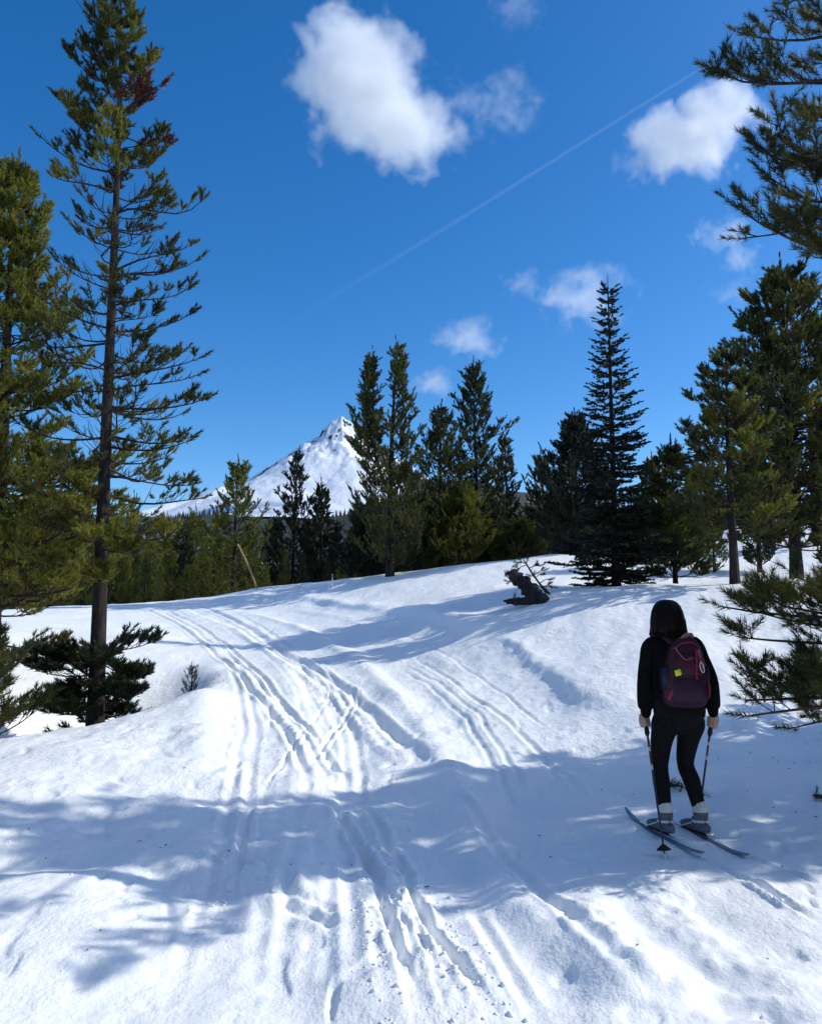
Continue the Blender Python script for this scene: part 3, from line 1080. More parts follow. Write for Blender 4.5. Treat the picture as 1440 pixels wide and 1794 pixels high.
# --- pines on the right bank
def right_bank_pines():
    y = 16.0
    r = tree_at('pine_tree', 1287, y, 'ragged young pine with exposed lower trunk, left of the broad dark pine', 'pine tree')
    H = height_for(1285, 622, y, r.location.z)
    T = make_pine(H, .085, .16, W([(0, .95), (.2, 1.15), (.45, 1.0), (.62, .72), (.75, .65), (.86, .6), (.94, .3), (1, .12)]), 15, 5, 61, e0=-.02, up=.3, tw=12, side=2,
                  shoot=.18, nl=.080, nwid=.019, nn=28, sparse=lambda f, az, rng: .75 if f < .2 else 1.1,
                  mat=lambda f, az, rng: 'n_olive' if rng.random() < .22 else None)
    tree_split('j', T, r, M['n_pine'], M['bark'])
    y = 19.5
    r = tree_at('pine_tree', 1396, y, 'broad dark green pine filling the right edge behind the close boughs', 'pine tree')
    H = height_for(1392, 468, y, r.location.z)
    T = make_pine(H, .14, .10, W([(0, 1.3), (.15, 1.8), (.35, 2.15), (.55, 1.8), (.75, 1.3), (.9, .75), (1, .18)]), 25, 7, 67, e0=0.0, up=.3, tw=12, side=2,
                  shoot=.24, nl=.11, nwid=.036, nn=20, mat=lambda f, az, rng: 'n_olive' if rng.random() < .12 else None)
    tree_split('k', T, r, M['n_pine'], M['bark'])
    y = 18.5
    r = tree_at('pine_tree', 1183, y, 'thin young pine between the slender fir and the ragged pine', 'pine tree')
    H = height_for(1195, 782, y, r.location.z)
    T = make_pine(H, .05, .06, W([(0, .8), (.3, .75), (.6, .5), (.85, .28), (1, .1)]), 14, 5, 71, e0=0, up=.3, tw=9, side=2, shoot=.20, nl=.085, nwid=.024, nn=22,
                  mat=lambda f, az, rng: 'n_olive' if rng.random() < .2 else None)
    tree_split('i', T, r, M['n_pine'], M['bark'])


right_bank_pines()


# --- pines standing along the snow crest
def crest_pines():
    def one(u, vtop, y, label, seed, prof, nwh, nb, zb=.05, nmat='n_pine', r0=.1, **kw):
        r = tree_at('pine_tree', u, y, label, 'pine tree', 'pines along the snow crest')
        H = height_for(u, vtop, y, r.location.z)
        a = dict(e0=.12, up=.5, tw=8, side=2, shoot=.24, nl=.095, nwid=.040, nn=15, twig_r=.009)
        a.update(kw)
        T = make_pine(H, r0, zb, prof, nwh, nb, seed, **a)
        tree_merged('c', T, r, M[nmat], M['bark'])
        return r, H
    # twin-topped: two stems from one foot
    y = 27.0
    r = tree_at('pine_tree', 683, y, 'tall twin-topped pine standing on the crest in front of the mountain', 'pine tree', 'pines along the snow crest')
    H = height_for(695, 606, y, r.location.z)
    pr = W([(0, 1.2), (.1, 1.35), (.3, 1.45), (.45, 1.1), (.6, .85), (.8, .5), (.93, .28), (1, .12)])
    T = make_pine(H, .13, .035, pr, 31, 5, 201, e0=.15, up=.5, tw=8, side=2, shoot=.24, nl=.095, nwid=.040, nn=15, twig_r=.009,
                  mat=None, azskip=lambda f, az, rng: f > .45 and math.cos(az) < -.3)
    T2 = make_pine(H * .955, .085, .50, W([(0, 1.0), (.3, .75), (.6, .5), (1, .12)]), 16, 5, 203, e0=.15, up=.5, tw=8, side=2, shoot=.24, nl=.095, nwid=.040, nn=15,
                   twig_r=.009, azskip=lambda f, az, rng: math.cos(az) > .4)
    sh = np.array([-.52, .1, 0])

    def bend(v):
        v = v.copy()
        k = sstep(.3 * H, .55 * H, v[:, 2])[:, None]
        return v + sh * k
    T2.trunk = (bend(T2.trunk[0]), T2.trunk[1])
    for b in T2.branches:
        if b['bark'] is not None:
            b['bark'] = (bend(b['bark'][0]), b['bark'][1])
        if b['tri'] is not None:
            b['tri'] = bend(b['tri'])
    t1 = mobj('trunk', np_mesh('trunk', *T.trunk, [M['bark']], smooth=True), r)
    t2 = mobj('trunk', np_mesh('trunk', *T2.trunk, [M['bark']], smooth=True), r)
    T.branches += T2.branches
    tv = T.trunk
    vs_, q_, off = [], [], 0
    nv = np.concatenate([b['tri'] for b in T.branches if b['tri'] is not None])
    for b in T.branches:
        if b['bark'] is not None:
            vs_.append(b['bark'][0])
            q_.append(b['bark'][1] + off)
            off += len(b['bark'][0])
    bv, bq = np.concatenate(vs_), np.concatenate(q_)
    n3 = len(nv) // 3
    mobj('crown', np_mesh('crown', np.concatenate([nv, bv]), [tri_faces(n3), bq + len(nv)], [M['n_pine'], M['twig']], np.r_[np.zeros(n3, int), np.ones(len(bq), int)]), r)

    one(838, 638, 31, 'tall full-crowned pine right of the twin-topped pine', 211, W([(0, 1.2), (.25, 1.5), (.45, 1.25), (.6, 1.1), (.8, .7), (.93, .35), (1, .12)]), 26, 6,
        explicit=[(5.3, .05, 1.75, .2, .35, 1.1, None)])
    one(772, 716, 29.5, 'mid-height pine between the twin-topped and the full-crowned pine', 213, W([(0, 1.1), (.3, 1.2), (.5, 1.25), (.65, 1.0), (.8, .55), (1, .12)]), 20, 5)
    one(890, 768, 36, 'slim open pine just right of the full-crowned pine', 217, W([(0, 1.1), (.3, 1.0), (.5, .85), (.75, .55), (1, .12)]), 19, 5)
    one(955, 796, 36, 'small open pine left of the dense dark pine near the fir', 219, W([(0, 1.4), (.3, 1.3), (.5, 1.1), (.75, .7), (1, .15)]), 17, 5)
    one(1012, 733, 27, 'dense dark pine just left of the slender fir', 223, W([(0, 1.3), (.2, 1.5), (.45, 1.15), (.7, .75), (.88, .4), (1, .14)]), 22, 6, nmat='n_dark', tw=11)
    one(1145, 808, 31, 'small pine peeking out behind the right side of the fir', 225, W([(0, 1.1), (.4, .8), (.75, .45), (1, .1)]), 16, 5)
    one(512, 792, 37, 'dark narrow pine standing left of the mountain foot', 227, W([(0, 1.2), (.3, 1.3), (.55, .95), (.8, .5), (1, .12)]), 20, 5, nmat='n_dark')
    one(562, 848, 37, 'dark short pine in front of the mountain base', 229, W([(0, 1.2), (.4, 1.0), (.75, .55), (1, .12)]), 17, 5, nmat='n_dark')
    one(409, 810, 32, 'light olive young pine beside the leaning pole', 233, W([(0, 1.0), (.25, 1.4), (.5, 1.15), (.68, .7), (.8, .5), (.9, .45), (1, .1)]), 16, 5, nmat='n_olive', tw=8)
    one(806, 852, 29, 'olive young pine in front of the full-crowned pine', 235, W([(0, 1.2), (.3, 1.15), (.6, .8), (1, .12)]), 15, 6, nmat='n_olive')
    one(915, 925, 29.5, 'low bushy pine on the crest behind the stump', 237, W([(0, 0.95), (.5, .62), (1, .15)]), 9, 6, nmat='n_pine')
    one(858, 930, 30, 'low bushy pine on the crest left of the stump', 239, W([(0, 0.85), (.5, .55), (1, .12)]), 9, 6, nmat='n_pine')
    one(730, 900, 29, 'low pine at the right foot of the twin-topped pine', 241, W([(0, 1.2), (.5, .9), (1, .12)]), 11, 6)
    one(640, 900, 30.5, 'low dark pine at the left foot of the twin-topped pine', 243, W([(0, 1.1), (.5, .9), (1, .12)]), 11, 6, nmat='n_dark')


crest_pines()


# ------------------------------------------------------------------ more of the wood
def off_frame_pines():
    """pines standing on the bank beyond the right edge; they throw the shade across the trail; others added unseen to cut skylight"""
    find = lambda key: [o for o in COL.objects if o.parent is None and key in o.get('label', '')][0]
    dense, open_, near = find('broad dark'), find('tall half-bare'), find('ragged young')
    for k, (src, x, y, s, rz, lab) in enumerate([
            (dense, 5.9, 8.0, .90, .6, 'dense pine out of view on the right bank, nearest the skier'), (open_, 7.6, 7.35, .80, 2.1, 'half-bare pine out of view on the right bank'),
            (dense, 9.8, 7.9, 1.25, 4.0, 'taller dense pine out of view higher on the right bank'),
            (dense, 8.7, 6.9, 1.6, 5.2, 'tallest dense pine out of view above the close right-hand pine'),
            (dense, -6.5, -4, 1.3, 1.0, ''), (near, -3.5, -5.5, 1.9, 2.0, ''), (dense, .5, -6.5, 1.4, 3.0, ''), (open_, 3.2, -5.5, 1.0, 4.0, ''), (dense, 6.5, -4.5, 1.4, 5.0, ''), (near, -8.0, .5, 1.8, .5, ''),
            (dense, -9.5, 5.0, 1.4, 2.5, ''), (dense, -12.5, 10, 1.5, 1.7, ''), (open_, -7.5, -9, 1.1, 1.7, ''), (dense, -2, -10, 1.6, .3, ''), (dense, 5, -10, 1.6, 5.3, ''), (dense, 11, -6, 1.5, 4.1, ''),
            (near, 8.5, -.5, 1.5, .9, ''), (dense, -13, -3, 1.6, 2.2, '')]):
        c = copy_tree(src)
        c.location = (x, y, snow_z(x, y) - .05)
        c.scale = (s, s, s)
        c.rotation_euler = (0, 0, rz)
        if lab:
            tag(c, lab, 'pine tree', 'pines out of view on the right')
        else:  # added around the camera, out of view, to dim skylight on the foreground
            tag(c, 'unseen pine of the wood, added to cut skylight on the snow', 'pine tree', 'pines added out of view to cut skylight')


off_frame_pines()


def wood_behind():
    rng = np.random.default_rng(900)
    protos = []
    for k in range(5):
        H = 5.0
        pr = [W([(0, .9), (.3, 1.0), (.55, .75), (.8, .42), (1, .1)]), W([(0, 1.1), (.25, 1.25), (.6, .8), (1, .12)]), W([(0, .8), (.5, .65), (.8, .38), (1, .1)]),
              W([(0, 1.2), (.4, 1.15), (.7, .75), (.9, .5), (1, .12)]), W([(0, .7), (.3, .85), (.6, .7), (.85, .35), (1, .1)])][k]
        T = make_pine(H, .075, .04, pr, 15, 5, 700 + k, e0=.1, up=.5, tw=7, side=2, shoot=.24, nl=.10, nwid=.045, nn=12, twig_r=.009)
        root = empty('pine_tree', (0, 0, 0))
        tree_merged('w', T, root, M[['n_pine', 'n_olive', 'n_dark', 'n_olive', 'n_olive'][k]], M['bark_grey' if k in (0, 3) else 'bark'])
        protos.append(root)
    used = set()

    def place(u, vtop, y, k, label, group):
        x = (u - 720) / 1440 * y
        z = float(base(x, y)[0]) - .1
        H = at(u, vtop, y).z - z
        o = protos[k] if k not in used else copy_tree(protos[k])
        used.add(k)
        s = H / 5.05
        o.location = (x, y, z)
        w = s * (.66 + .2 * rng.random()) * (1.35 if u > 1200 else 1)
        o.scale = (w, w, s)
        o.rotation_euler = (0, 0, rng.random() * 6.28)
        tag(o, label, 'pine tree', group)
    KIND = ['green', 'olive', 'dark', 'wide', 'slim']
    seen = {}

    def near(u):
        for lim, ph in [(60, 'behind the sunlit pine at the left edge'), (165, 'just left of the tall half-bare pine trunk'), (215, 'right behind the tall half-bare pine trunk'),
                        (272, 'just right of the tall half-bare pine'), (325, 'between the half-bare pine and the pole'), (400, 'left of the leaning pole'),
                        (450, 'behind the leaning pole'), (495, 'right of the leaning pole'), (555, 'beside the dark narrow pine'), (600, 'above the small stake'),
                        (645, 'left of the twin-topped pine'), (700, 'at the foot of the twin-topped pine'), (760, 'right of the twin-topped pine'), (800, 'below the mid-height pine'),
                        (845, 'below the full-crowned pine'), (895, 'right of the full-crowned pine'), (940, 'behind the fallen stump'), (985, 'left of the dense dark pine'),
                        (1050, 'below the dense dark pine'), (1110, 'behind the slender fir'), (1170, 'right of the slender fir'), (1225, 'behind the thin young pine'),
                        (1300, 'left of the ragged pine'), (1360, 'between the ragged and the broad pine'), (9999, 'behind the broad dark pine')]:
            if u < lim:
                return ph

    def label(u, v, y, k):
        size = 'tall' if v < 868 else 'mid-sized' if v < 905 else 'short'
        for pre in (size, size + ' front-row' if y < 34 else size + ' back-row', size + ' half-hidden', size + ' bushy', size + ' pointed'):
            t = f'{pre} {KIND[k]} pine {near(u)} in the far row'
            if t not in seen:
                seen[t] = 1
                return t
        return t
    LEFT = [(232, 838, 36, 0), (262, 890, 34, 1), (290, 872, 38, 4), (318, 880, 36, 0), (342, 862, 40, 3), (376, 872, 36, 4), (437, 880, 35, 1), (470, 890, 37, 0),
            (485, 872, 41, 2), (540, 890, 36, 2), (590, 900, 36, 2), (612, 915, 34, 1), (355, 920, 33, 1), (300, 930, 33, 3), (255, 930, 32, 1), (205, 900, 33, 1),
            (395, 915, 34, 1), (445, 935, 33, 3), (500, 930, 34, 0), (180, 860, 38, 2), (130, 880, 38, 0), (80, 870, 38, 2), (40, 880, 36, 0), (220, 940, 32.5, 3),
            (530, 950, 33, 2), (575, 955, 33, 2), (330, 955, 32, 1), (415, 960, 32.5, 3), (468, 965, 32.5, 1), (280, 965, 31.5, 3), (145, 940, 32, 1), (100, 930, 33, 3), (-20, 860, 36, 2)]
    MID = [(625, 880, 38, 2), (655, 870, 36, 0), (745, 860, 36, 2), (765, 900, 33, 1), (790, 890, 34, 3), (825, 900, 33, 1), (850, 885, 37, 2), (875, 905, 34, 0),
           (900, 900, 36, 4), (930, 890, 36, 2), (965, 880, 36, 2), (990, 870, 34, 2), (945, 920, 32, 3), (980, 915, 31, 2), (1035, 870, 32, 2), (1060, 860, 34, 0),
           (710, 930, 31, 1), (665, 935, 31, 3), (755, 940, 31, 0), (785, 935, 31, 1), (835, 945, 31, 1), (885, 950, 31, 3), (930, 955, 30, 1), (690, 905, 34, 2)]
    SLOPE = [(1120, 870, 30, 2), (1160, 880, 26, 1), (1215, 840, 28, 2), (1240, 800, 30, 0), (1330, 720, 24, 2), (1250, 870, 24, 1), (1345, 640, 30, 2), (1430, 560, 30, 0),
             (1470, 700, 20, 2), (1100, 900, 27, 2), (1200, 905, 25, 3)]
    for lst, grp in ((LEFT, 'pines in the dense row behind the left crest'), (MID, 'pines in the dense row behind the middle crest'), (SLOPE, 'pines up the slope behind the right bank')):
        for (u, v, y, k) in lst:
            if grp.endswith('left crest') and u > 215:
                v += 34 if u < 520 else 20
            place(u, v, y, k, label(u, v, y, k), grp)
    # the wood further back, too deep to tell its trees apart: one mass
    vs_, f_, mi, off = [], [], [], 0
    src = protos[2].children[1].data if len(protos[2].children) > 1 else protos[2].children[0].data
    n = 240
    for i in range(n):
        y = 46 + 120 * rng.random() ** 1.3
        u = -150 + 1500 * rng.random()
        x = (u - 720) / 1440 * y
        z = float(base(x, y)[0])
        H = (4.2 + 3.2 * rng.random()) * (1 + .002 * y)
        K = 26
        a = rng.random(K * 5).reshape(K, 5) * 6.28
        t = np.repeat(np.linspace(.05, 1, K)[:, None], 5, 1) + rng.normal(size=(K, 5)) * .01
        L = (1.25 * (1 - t) ** .8 + .1) * (.6 + .6 * rng.random((K, 5)))
        p0 = np.stack([np.zeros_like(a), np.zeros_like(a), t * H], -1)
        h = np.stack([np.cos(a), np.sin(a), np.zeros_like(a)], -1)
        lat = np.stack([-np.sin(a), np.cos(a), np.zeros_like(a)], -1)
        up_ = np.array([0, 0, 1.])
        w = (.22 + .1 * rng.random((K, 5)))[..., None]
        A = p0 + lat * w * .4
        B = p0 - lat * w * .4
        Cc = p0 + h * L[..., None] * .7 + lat * w + up_ * (L * .1)[..., None]
        D = p0 + h * L[..., None] * .7 - lat * w + up_ * (L * .25)[..., None]
        E_ = p0 + h * L[..., None] + up_ * (L * .45)[..., None]
        v = np.stack([A, B, D, E_, Cc], 2).reshape(-1, 3) + np.array([x, y, z])
        vs_.append(v)
        f_.append(np.arange(len(v)).reshape(-1, 5) + off)
        off += len(v)
    me = np_mesh('far_wood', np.concatenate(vs_), np.concatenate(f_), [M['n_dark']])
    tag(mobj('far_wood', me), 'dense dark pine wood stretching away behind the crest', 'wood', kind='stuff')


wood_behind()


# ------------------------------------------------------------------ far hills and the mountain
def forest_hill():
    top = W([(-400, 905), (0, 910), (250, 908), (420, 900), (520, 905), (600, 893), (680, 872), (745, 850), (800, 846), (850, 853), (905, 862), (960, 874), (1010, 884), (1080, 880), (1140, 872), (1250, 885), (1700, 870)])
    yc = 1900.0
    nx, ny = 160, 40
    us = np.linspace(-400, 1700, nx)
    X, Z0 = [], []
    ys = np.linspace(900, 2600, ny)
    V = np.zeros((ny, nx, 3))
    for j, y in enumerate(ys):
        for i, u in enumerate(us):
            p = at(u, top(u), yc)
            x = p.x
            k = math.exp(-((y - yc) / 480.0) ** 2) if y < yc else math.exp(-((y - yc) / 600.0) ** 2)
            V[j, i] = (x, y, -15 + (p.z + 15 - 10) * k)
    n = fbm(V[..., 0].ravel() * .006, V[..., 1].ravel() * .006, 301, 4).reshape(ny, nx) * 22
    V[..., 2] += n * np.exp(-((ys - yc) / 700) ** 2)[:, None]
    i, j = np.meshgrid(np.arange(nx - 1), np.arange(ny - 1))
    q = np.stack([j * nx + i, j * nx + i + 1, (j + 1) * nx + i + 1, (j + 1) * nx + i], -1).reshape(-1, 4)
    m, t, b = new_mat('forest_floor')
    geo = N(t, 'ShaderNodeNewGeometry')
    f = noise(t, .012, 5, .65, geo.outputs['Position'])
    t.links.new(ramp(t, f, [(.45, (.020, .028, .022)), (.62, (.035, .045, .035)), (.74, (.75, .78, .82))]), b.inputs['Base Color'])
    b.inputs['Roughness'].default_value = .9
    me = np_mesh('forest_hill', V.reshape(-1, 3), q, [m], smooth=True)
    tag(mobj('forest_hill', me), kind='structure')
    # trees on it: one distant mass of small cones
    rng = np.random.default_rng(303)
    nT = 7000
    gi, gj = rng.random(nT) * (nx - 1.01), rng.random(nT) * (ny * .62)
    a, c = gi.astype(int), gj.astype(int)
    fa, fc = (gi - a)[:, None], (gj - c)[:, None]
    P = (V[c, a] * (1 - fa) + V[c, a + 1] * fa) * (1 - fc) + (V[c + 1, a] * (1 - fa) + V[c + 1, a + 1] * fa) * fc
    keep = fbm(P[:, 0] * .008, P[:, 1] * .008, 305, 3) > -.22
    P = P[keep]
    H = 9 + 10 * rng.random(len(P))
    W_ = H * (.17 + .07 * rng.random(len(P)))
    ang = np.linspace(0, 2 * PI, 5, endpoint=False)
    parts, offs = [], []
    for (z0, z1, r) in [(.05, .62, 1.0), (.38, 1.0, .66)]:
        ring = P[:, None] + np.stack([np.cos(ang)[None] * (W_ * r)[:, None], np.sin(ang)[None] * (W_ * r)[:, None], np.repeat((H * z0)[:, None], 5, 1)], -1)
        apex = P + np.c_[np.zeros(len(P)), np.zeros(len(P)), H * z1]
        parts.append(np.concatenate([ring, apex[:, None]], 1))
    v = np.concatenate(parts).reshape(-1, 3)
    nb = len(v) // 6
    o = (np.arange(nb) * 6)[:, None]
    k = np.arange(5)
    tri = np.stack([o + k, o + (k + 1) % 5, np.repeat(o + 5, 5, 1)], -1).reshape(-1, 3)
    me = np_mesh('far_forest', v, tri, [M['n_dark']])
    tag(mobj('far_forest', me), 'distant dark conifer forest covering the foothills under the mountain', 'forest', kind='stuff')


forest_hill()


def mountain():
    D = 3600.0

    def rp(u, v, y):
        p = at(u, v, y)
        return (p.x, p.y, p.z)
    crest = [rp(*a) for a in [(100, 915, 3100), (200, 903, 3200), (250, 893, 3250), (300, 880, 3300), (345, 869, 3350), (372, 855, 3400), (388, 848, 3400), (408, 862, 3420),
                              (432, 862, 3450), (452, 855, 3470), (476, 837, 3500), (495, 815, 3530), (516, 794, 3550), (528, 781, 3560), (541, 770, 3570), (556, 764, 3580),
                              (570, 754, 3590), (578, 742, 3595), (584, 731, 3600), (596, 726, 3600), (607, 733, 3605), (616, 748, 3610), (625, 760, 3615), (640, 782, 3620), (665, 815, 3630),
                              (700, 845, 3640), (760, 872, 3650), (900, 900, 3680), (1100, 905, 3700)]]
    front = [rp(*a) for a in [(574, 755, 3575), (590, 768, 3510), (606, 784, 3440), (624, 800, 3370), (645, 818, 3290), (670, 840, 3200), (700, 862, 3090)]]
    left = [rp(*a) for a in [(541, 771, 3570), (528, 800, 3480), (510, 835, 3380), (480, 868, 3260), (440, 890, 3150)]]
    low = [rp(*a) for a in [(388, 850, 3400), (380, 870, 3320), (360, 888, 3240)]]

    def dens(pts, step=14):
        pts = np.array(pts)
        out = []
        for a, b in zip(pts[:-1], pts[1:]):
            n = max(2, int(np.linalg.norm(b - a) / step))
            out.append(a + (b - a) * np.linspace(0, 1, n, endpoint=False)[:, None])
        out.append(pts[-1:])
        return np.concatenate(out)
    xs = np.linspace(-1650, 1100, 460)
    ys = np.linspace(2750, 4300, 250)
    X, Y = np.meshgrid(xs, ys)
    x, y = X.ravel(), Y.ravel()
    wx = fbm(x * .006, y * .006, 401, 3) * 30
    wy = fbm(x * .006, y * .006, 403, 3) * 30
    z = np.full(len(x), -80.0)
    for pts, sl in [(crest, .78), (front, .74), (left, .62), (low, .6)]:
        for p in dens(pts):
            d = np.hypot(x + wx * .35 - p[0], y + wy * .35 - p[1])
            s = np.where(y < p[1], sl * 1.75, sl) if pts is crest else sl
            zz = p[2] - s * d + .00022 * d * d * (d < 900)
            if p[2] > 640:
                zz = np.minimum(zz, p[2] - 1.25 * np.maximum(np.minimum(d, 62) - 15, 0) - .7 * np.maximum(d - 62, 0))
            z = np.maximum(z, zz)
    rel = sstep(150, 700, z)
    gully = np.abs(fbm(x * .018, y * .010, 405, 4))
    steep = sstep(560, 690, z)
    z = z + (fbm(x * .008, y * .008, 407, 3) * 9 - gully * (9 + 26 * steep) * rel) * sstep(-60, 200, z)
    i, j = np.meshgrid(np.arange(459), np.arange(249))
    q = np.stack([j * 460 + i, j * 460 + i + 1, (j + 1) * 460 + i + 1, (j + 1) * 460 + i], -1).reshape(-1, 4)
    m, t, b = new_mat('mountain_snow_rock')
    geo = N(t, 'ShaderNodeNewGeometry')
    sx = N(t, 'ShaderNodeSeparateXYZ')
    t.links.new(geo.outputs['Normal'], sx.inputs[0])
    f = noise(t, .035, 6, .7, geo.outputs['Position'], (1, 1, .6))
    ad = N(t, 'ShaderNodeMath', operation='MULTIPLY_ADD')
    ad.inputs[1].default_value = .55
    t.links.new(f, ad.inputs[0])
    t.links.new(sx.outputs['Z'], ad.inputs[2])
    t.links.new(ramp(t, ad.outputs[0], [(.775, (.05, .05, .055)), (.82, (.80, .83, .87))]), b.inputs['Base Color'])
    b.inputs['Roughness'].default_value = .8
    b.inputs['Specular IOR Level'].default_value = .1
    bump(t, b, noise(t, .05, 6, .7, geo.outputs['Position'], (1, 1, .25)), .45, 9)
    me = np_mesh('mountain', np.c_[x, y, z], q, [m], smooth=True)
    tag(mobj('mountain', me), kind='structure')


mountain()


# ------------------------------------------------------------------ clouds and the vapour trail
def cloud(label, blobs, y, dens, nscale=.5, namp=1.1, thr=0.0, seed=0.0, aniso=(1, 1, 1), name='cloud'):
    """blobs: (u, v, half-width px, half-height px, strength) at distance y; a real volume with billowing density"""
    cs = []
    for (u, v, ru, rv, st) in blobs:
        p = at(u, v, y)
        k = y / 1440
        cs.append((p, ru * k, rv * k, st))
    c0 = sum((c[0] for c in cs), Vector()) / len(cs)
    lo = Vector([min(c[0][i] - (c[1], (c[1] + c[2]) * .5, c[2])[i] * 1.35 for c in cs) for i in range(3)])
    hi = Vector([max(c[0][i] + (c[1], (c[1] + c[2]) * .5, c[2])[i] * 1.35 for c in cs) for i in range(3)])
    mid = (lo + hi) / 2
    half = (hi - lo) / 2
    bm = bmesh.new()
    bmesh.ops.create_icosphere(bm, subdivisions=3, radius=1.0)
    for v in bm.verts:
        d = v.co.copy()
        m = max(abs(d.x), abs(d.y), abs(d.z))
        d = d * (0.6 + .4 / m)          # between a ball and a box, so the corners are kept
        v.co = Vector((d.x * half.x * 1.02, d.y * half.y * 1.02, d.z * half.z * 1.02))
    me = bpy.data.meshes.new(name)
    bm.to_mesh(me)
    bm.free()
    m = bpy.data.materials.new('cloud_vapour')
    m.use_nodes = True
    t = m.node_tree
    t.nodes.remove(t.nodes['Principled BSDF'])
    out = t.nodes['Material Output']
    co = N(t, 'ShaderNodeTexCoord').outputs['Object']
    acc = None
    for (p, rx, rz, st) in cs:
        d = p - mid
        a = N(t, 'ShaderNodeVectorMath', operation='SUBTRACT')
        a.inputs[1].default_value = d
        t.links.new(co, a.inputs[0])
        b = N(t, 'ShaderNodeVectorMath', operation='DIVIDE')
        b.inputs[1].default_value = (rx, (rx + rz) * .5, rz)
        t.links.new(a.outputs[0], b.inputs[0])
        l = N(t, 'ShaderNodeVectorMath', operation='LENGTH')
        t.links.new(b.outputs[0], l.inputs[0])
        f = N(t, 'ShaderNodeMath', operation='MULTIPLY_ADD')
        f.inputs[1].default_value = -st
        f.inputs[2].default_value = st
        t.links.new(l.outputs['Value'], f.inputs[0])
        if acc is None:
            acc = f.outputs[0]
        else:
            mx = N(t, 'ShaderNodeMath', operation='SMOOTH_MAX')
            mx.inputs[2].default_value = .25
            t.links.new(acc, mx.inputs[0])
            t.links.new(f.outputs[0], mx.inputs[1])
            acc = mx.outputs[0]
    size = max(half.x, half.z)
    nz = N(t, 'ShaderNodeTexNoise')
    nz.noise_dimensions = '4D'
    nz.inputs['W'].default_value = seed
    nz.inputs['Scale'].default_value = 1.0 / (size * nscale)
    nz.inputs['Detail'].default_value = 6
    nz.inputs['Roughness'].default_value = .58
    nz.inputs['Distortion'].default_value = .35
    mp = N(t, 'ShaderNodeMapping')
    mp.inputs['Scale'].default_value = aniso
    t.links.new(co, mp.inputs[0])
    t.links.new(mp.outputs[0], nz.inputs['Vector'])
    s1 = N(t, 'ShaderNodeMath', operation='MULTIPLY_ADD')
    s1.inputs[1].default_value = namp * 2
    s1.inputs[2].default_value = -namp - thr
    t.links.new(nz.outputs['Fac'], s1.inputs[0])
    s2 = N(t, 'ShaderNodeMath', operation='ADD')
    t.links.new(s1.outputs[0], s2.inputs[0])
    t.links.new(acc, s2.inputs[1])
    s3 = N(t, 'ShaderNodeMapRange')
    s3.inputs['From Min'].default_value = 0
    s3.inputs['From Max'].default_value = .8
    s3.inputs['To Max'].default_value = dens
    s3.clamp = True
    t.links.new(s2.outputs[0], s3.inputs['Value'])
    pv = N(t, 'ShaderNodeVolumePrincipled')
    pv.inputs['Color'].default_value = (.97, .975, .98, 1)
    pv.inputs['Anisotropy'].default_value = .3
    t.links.new(s3.outputs['Result'], pv.inputs['Density'])
    t.links.new(pv.outputs[0], out.inputs['Volume'])
    me.materials.append(m)
    o = mobj(name, me)
    o.location = mid
    return tag(o, label, 'cloud', 'clouds in the sky')


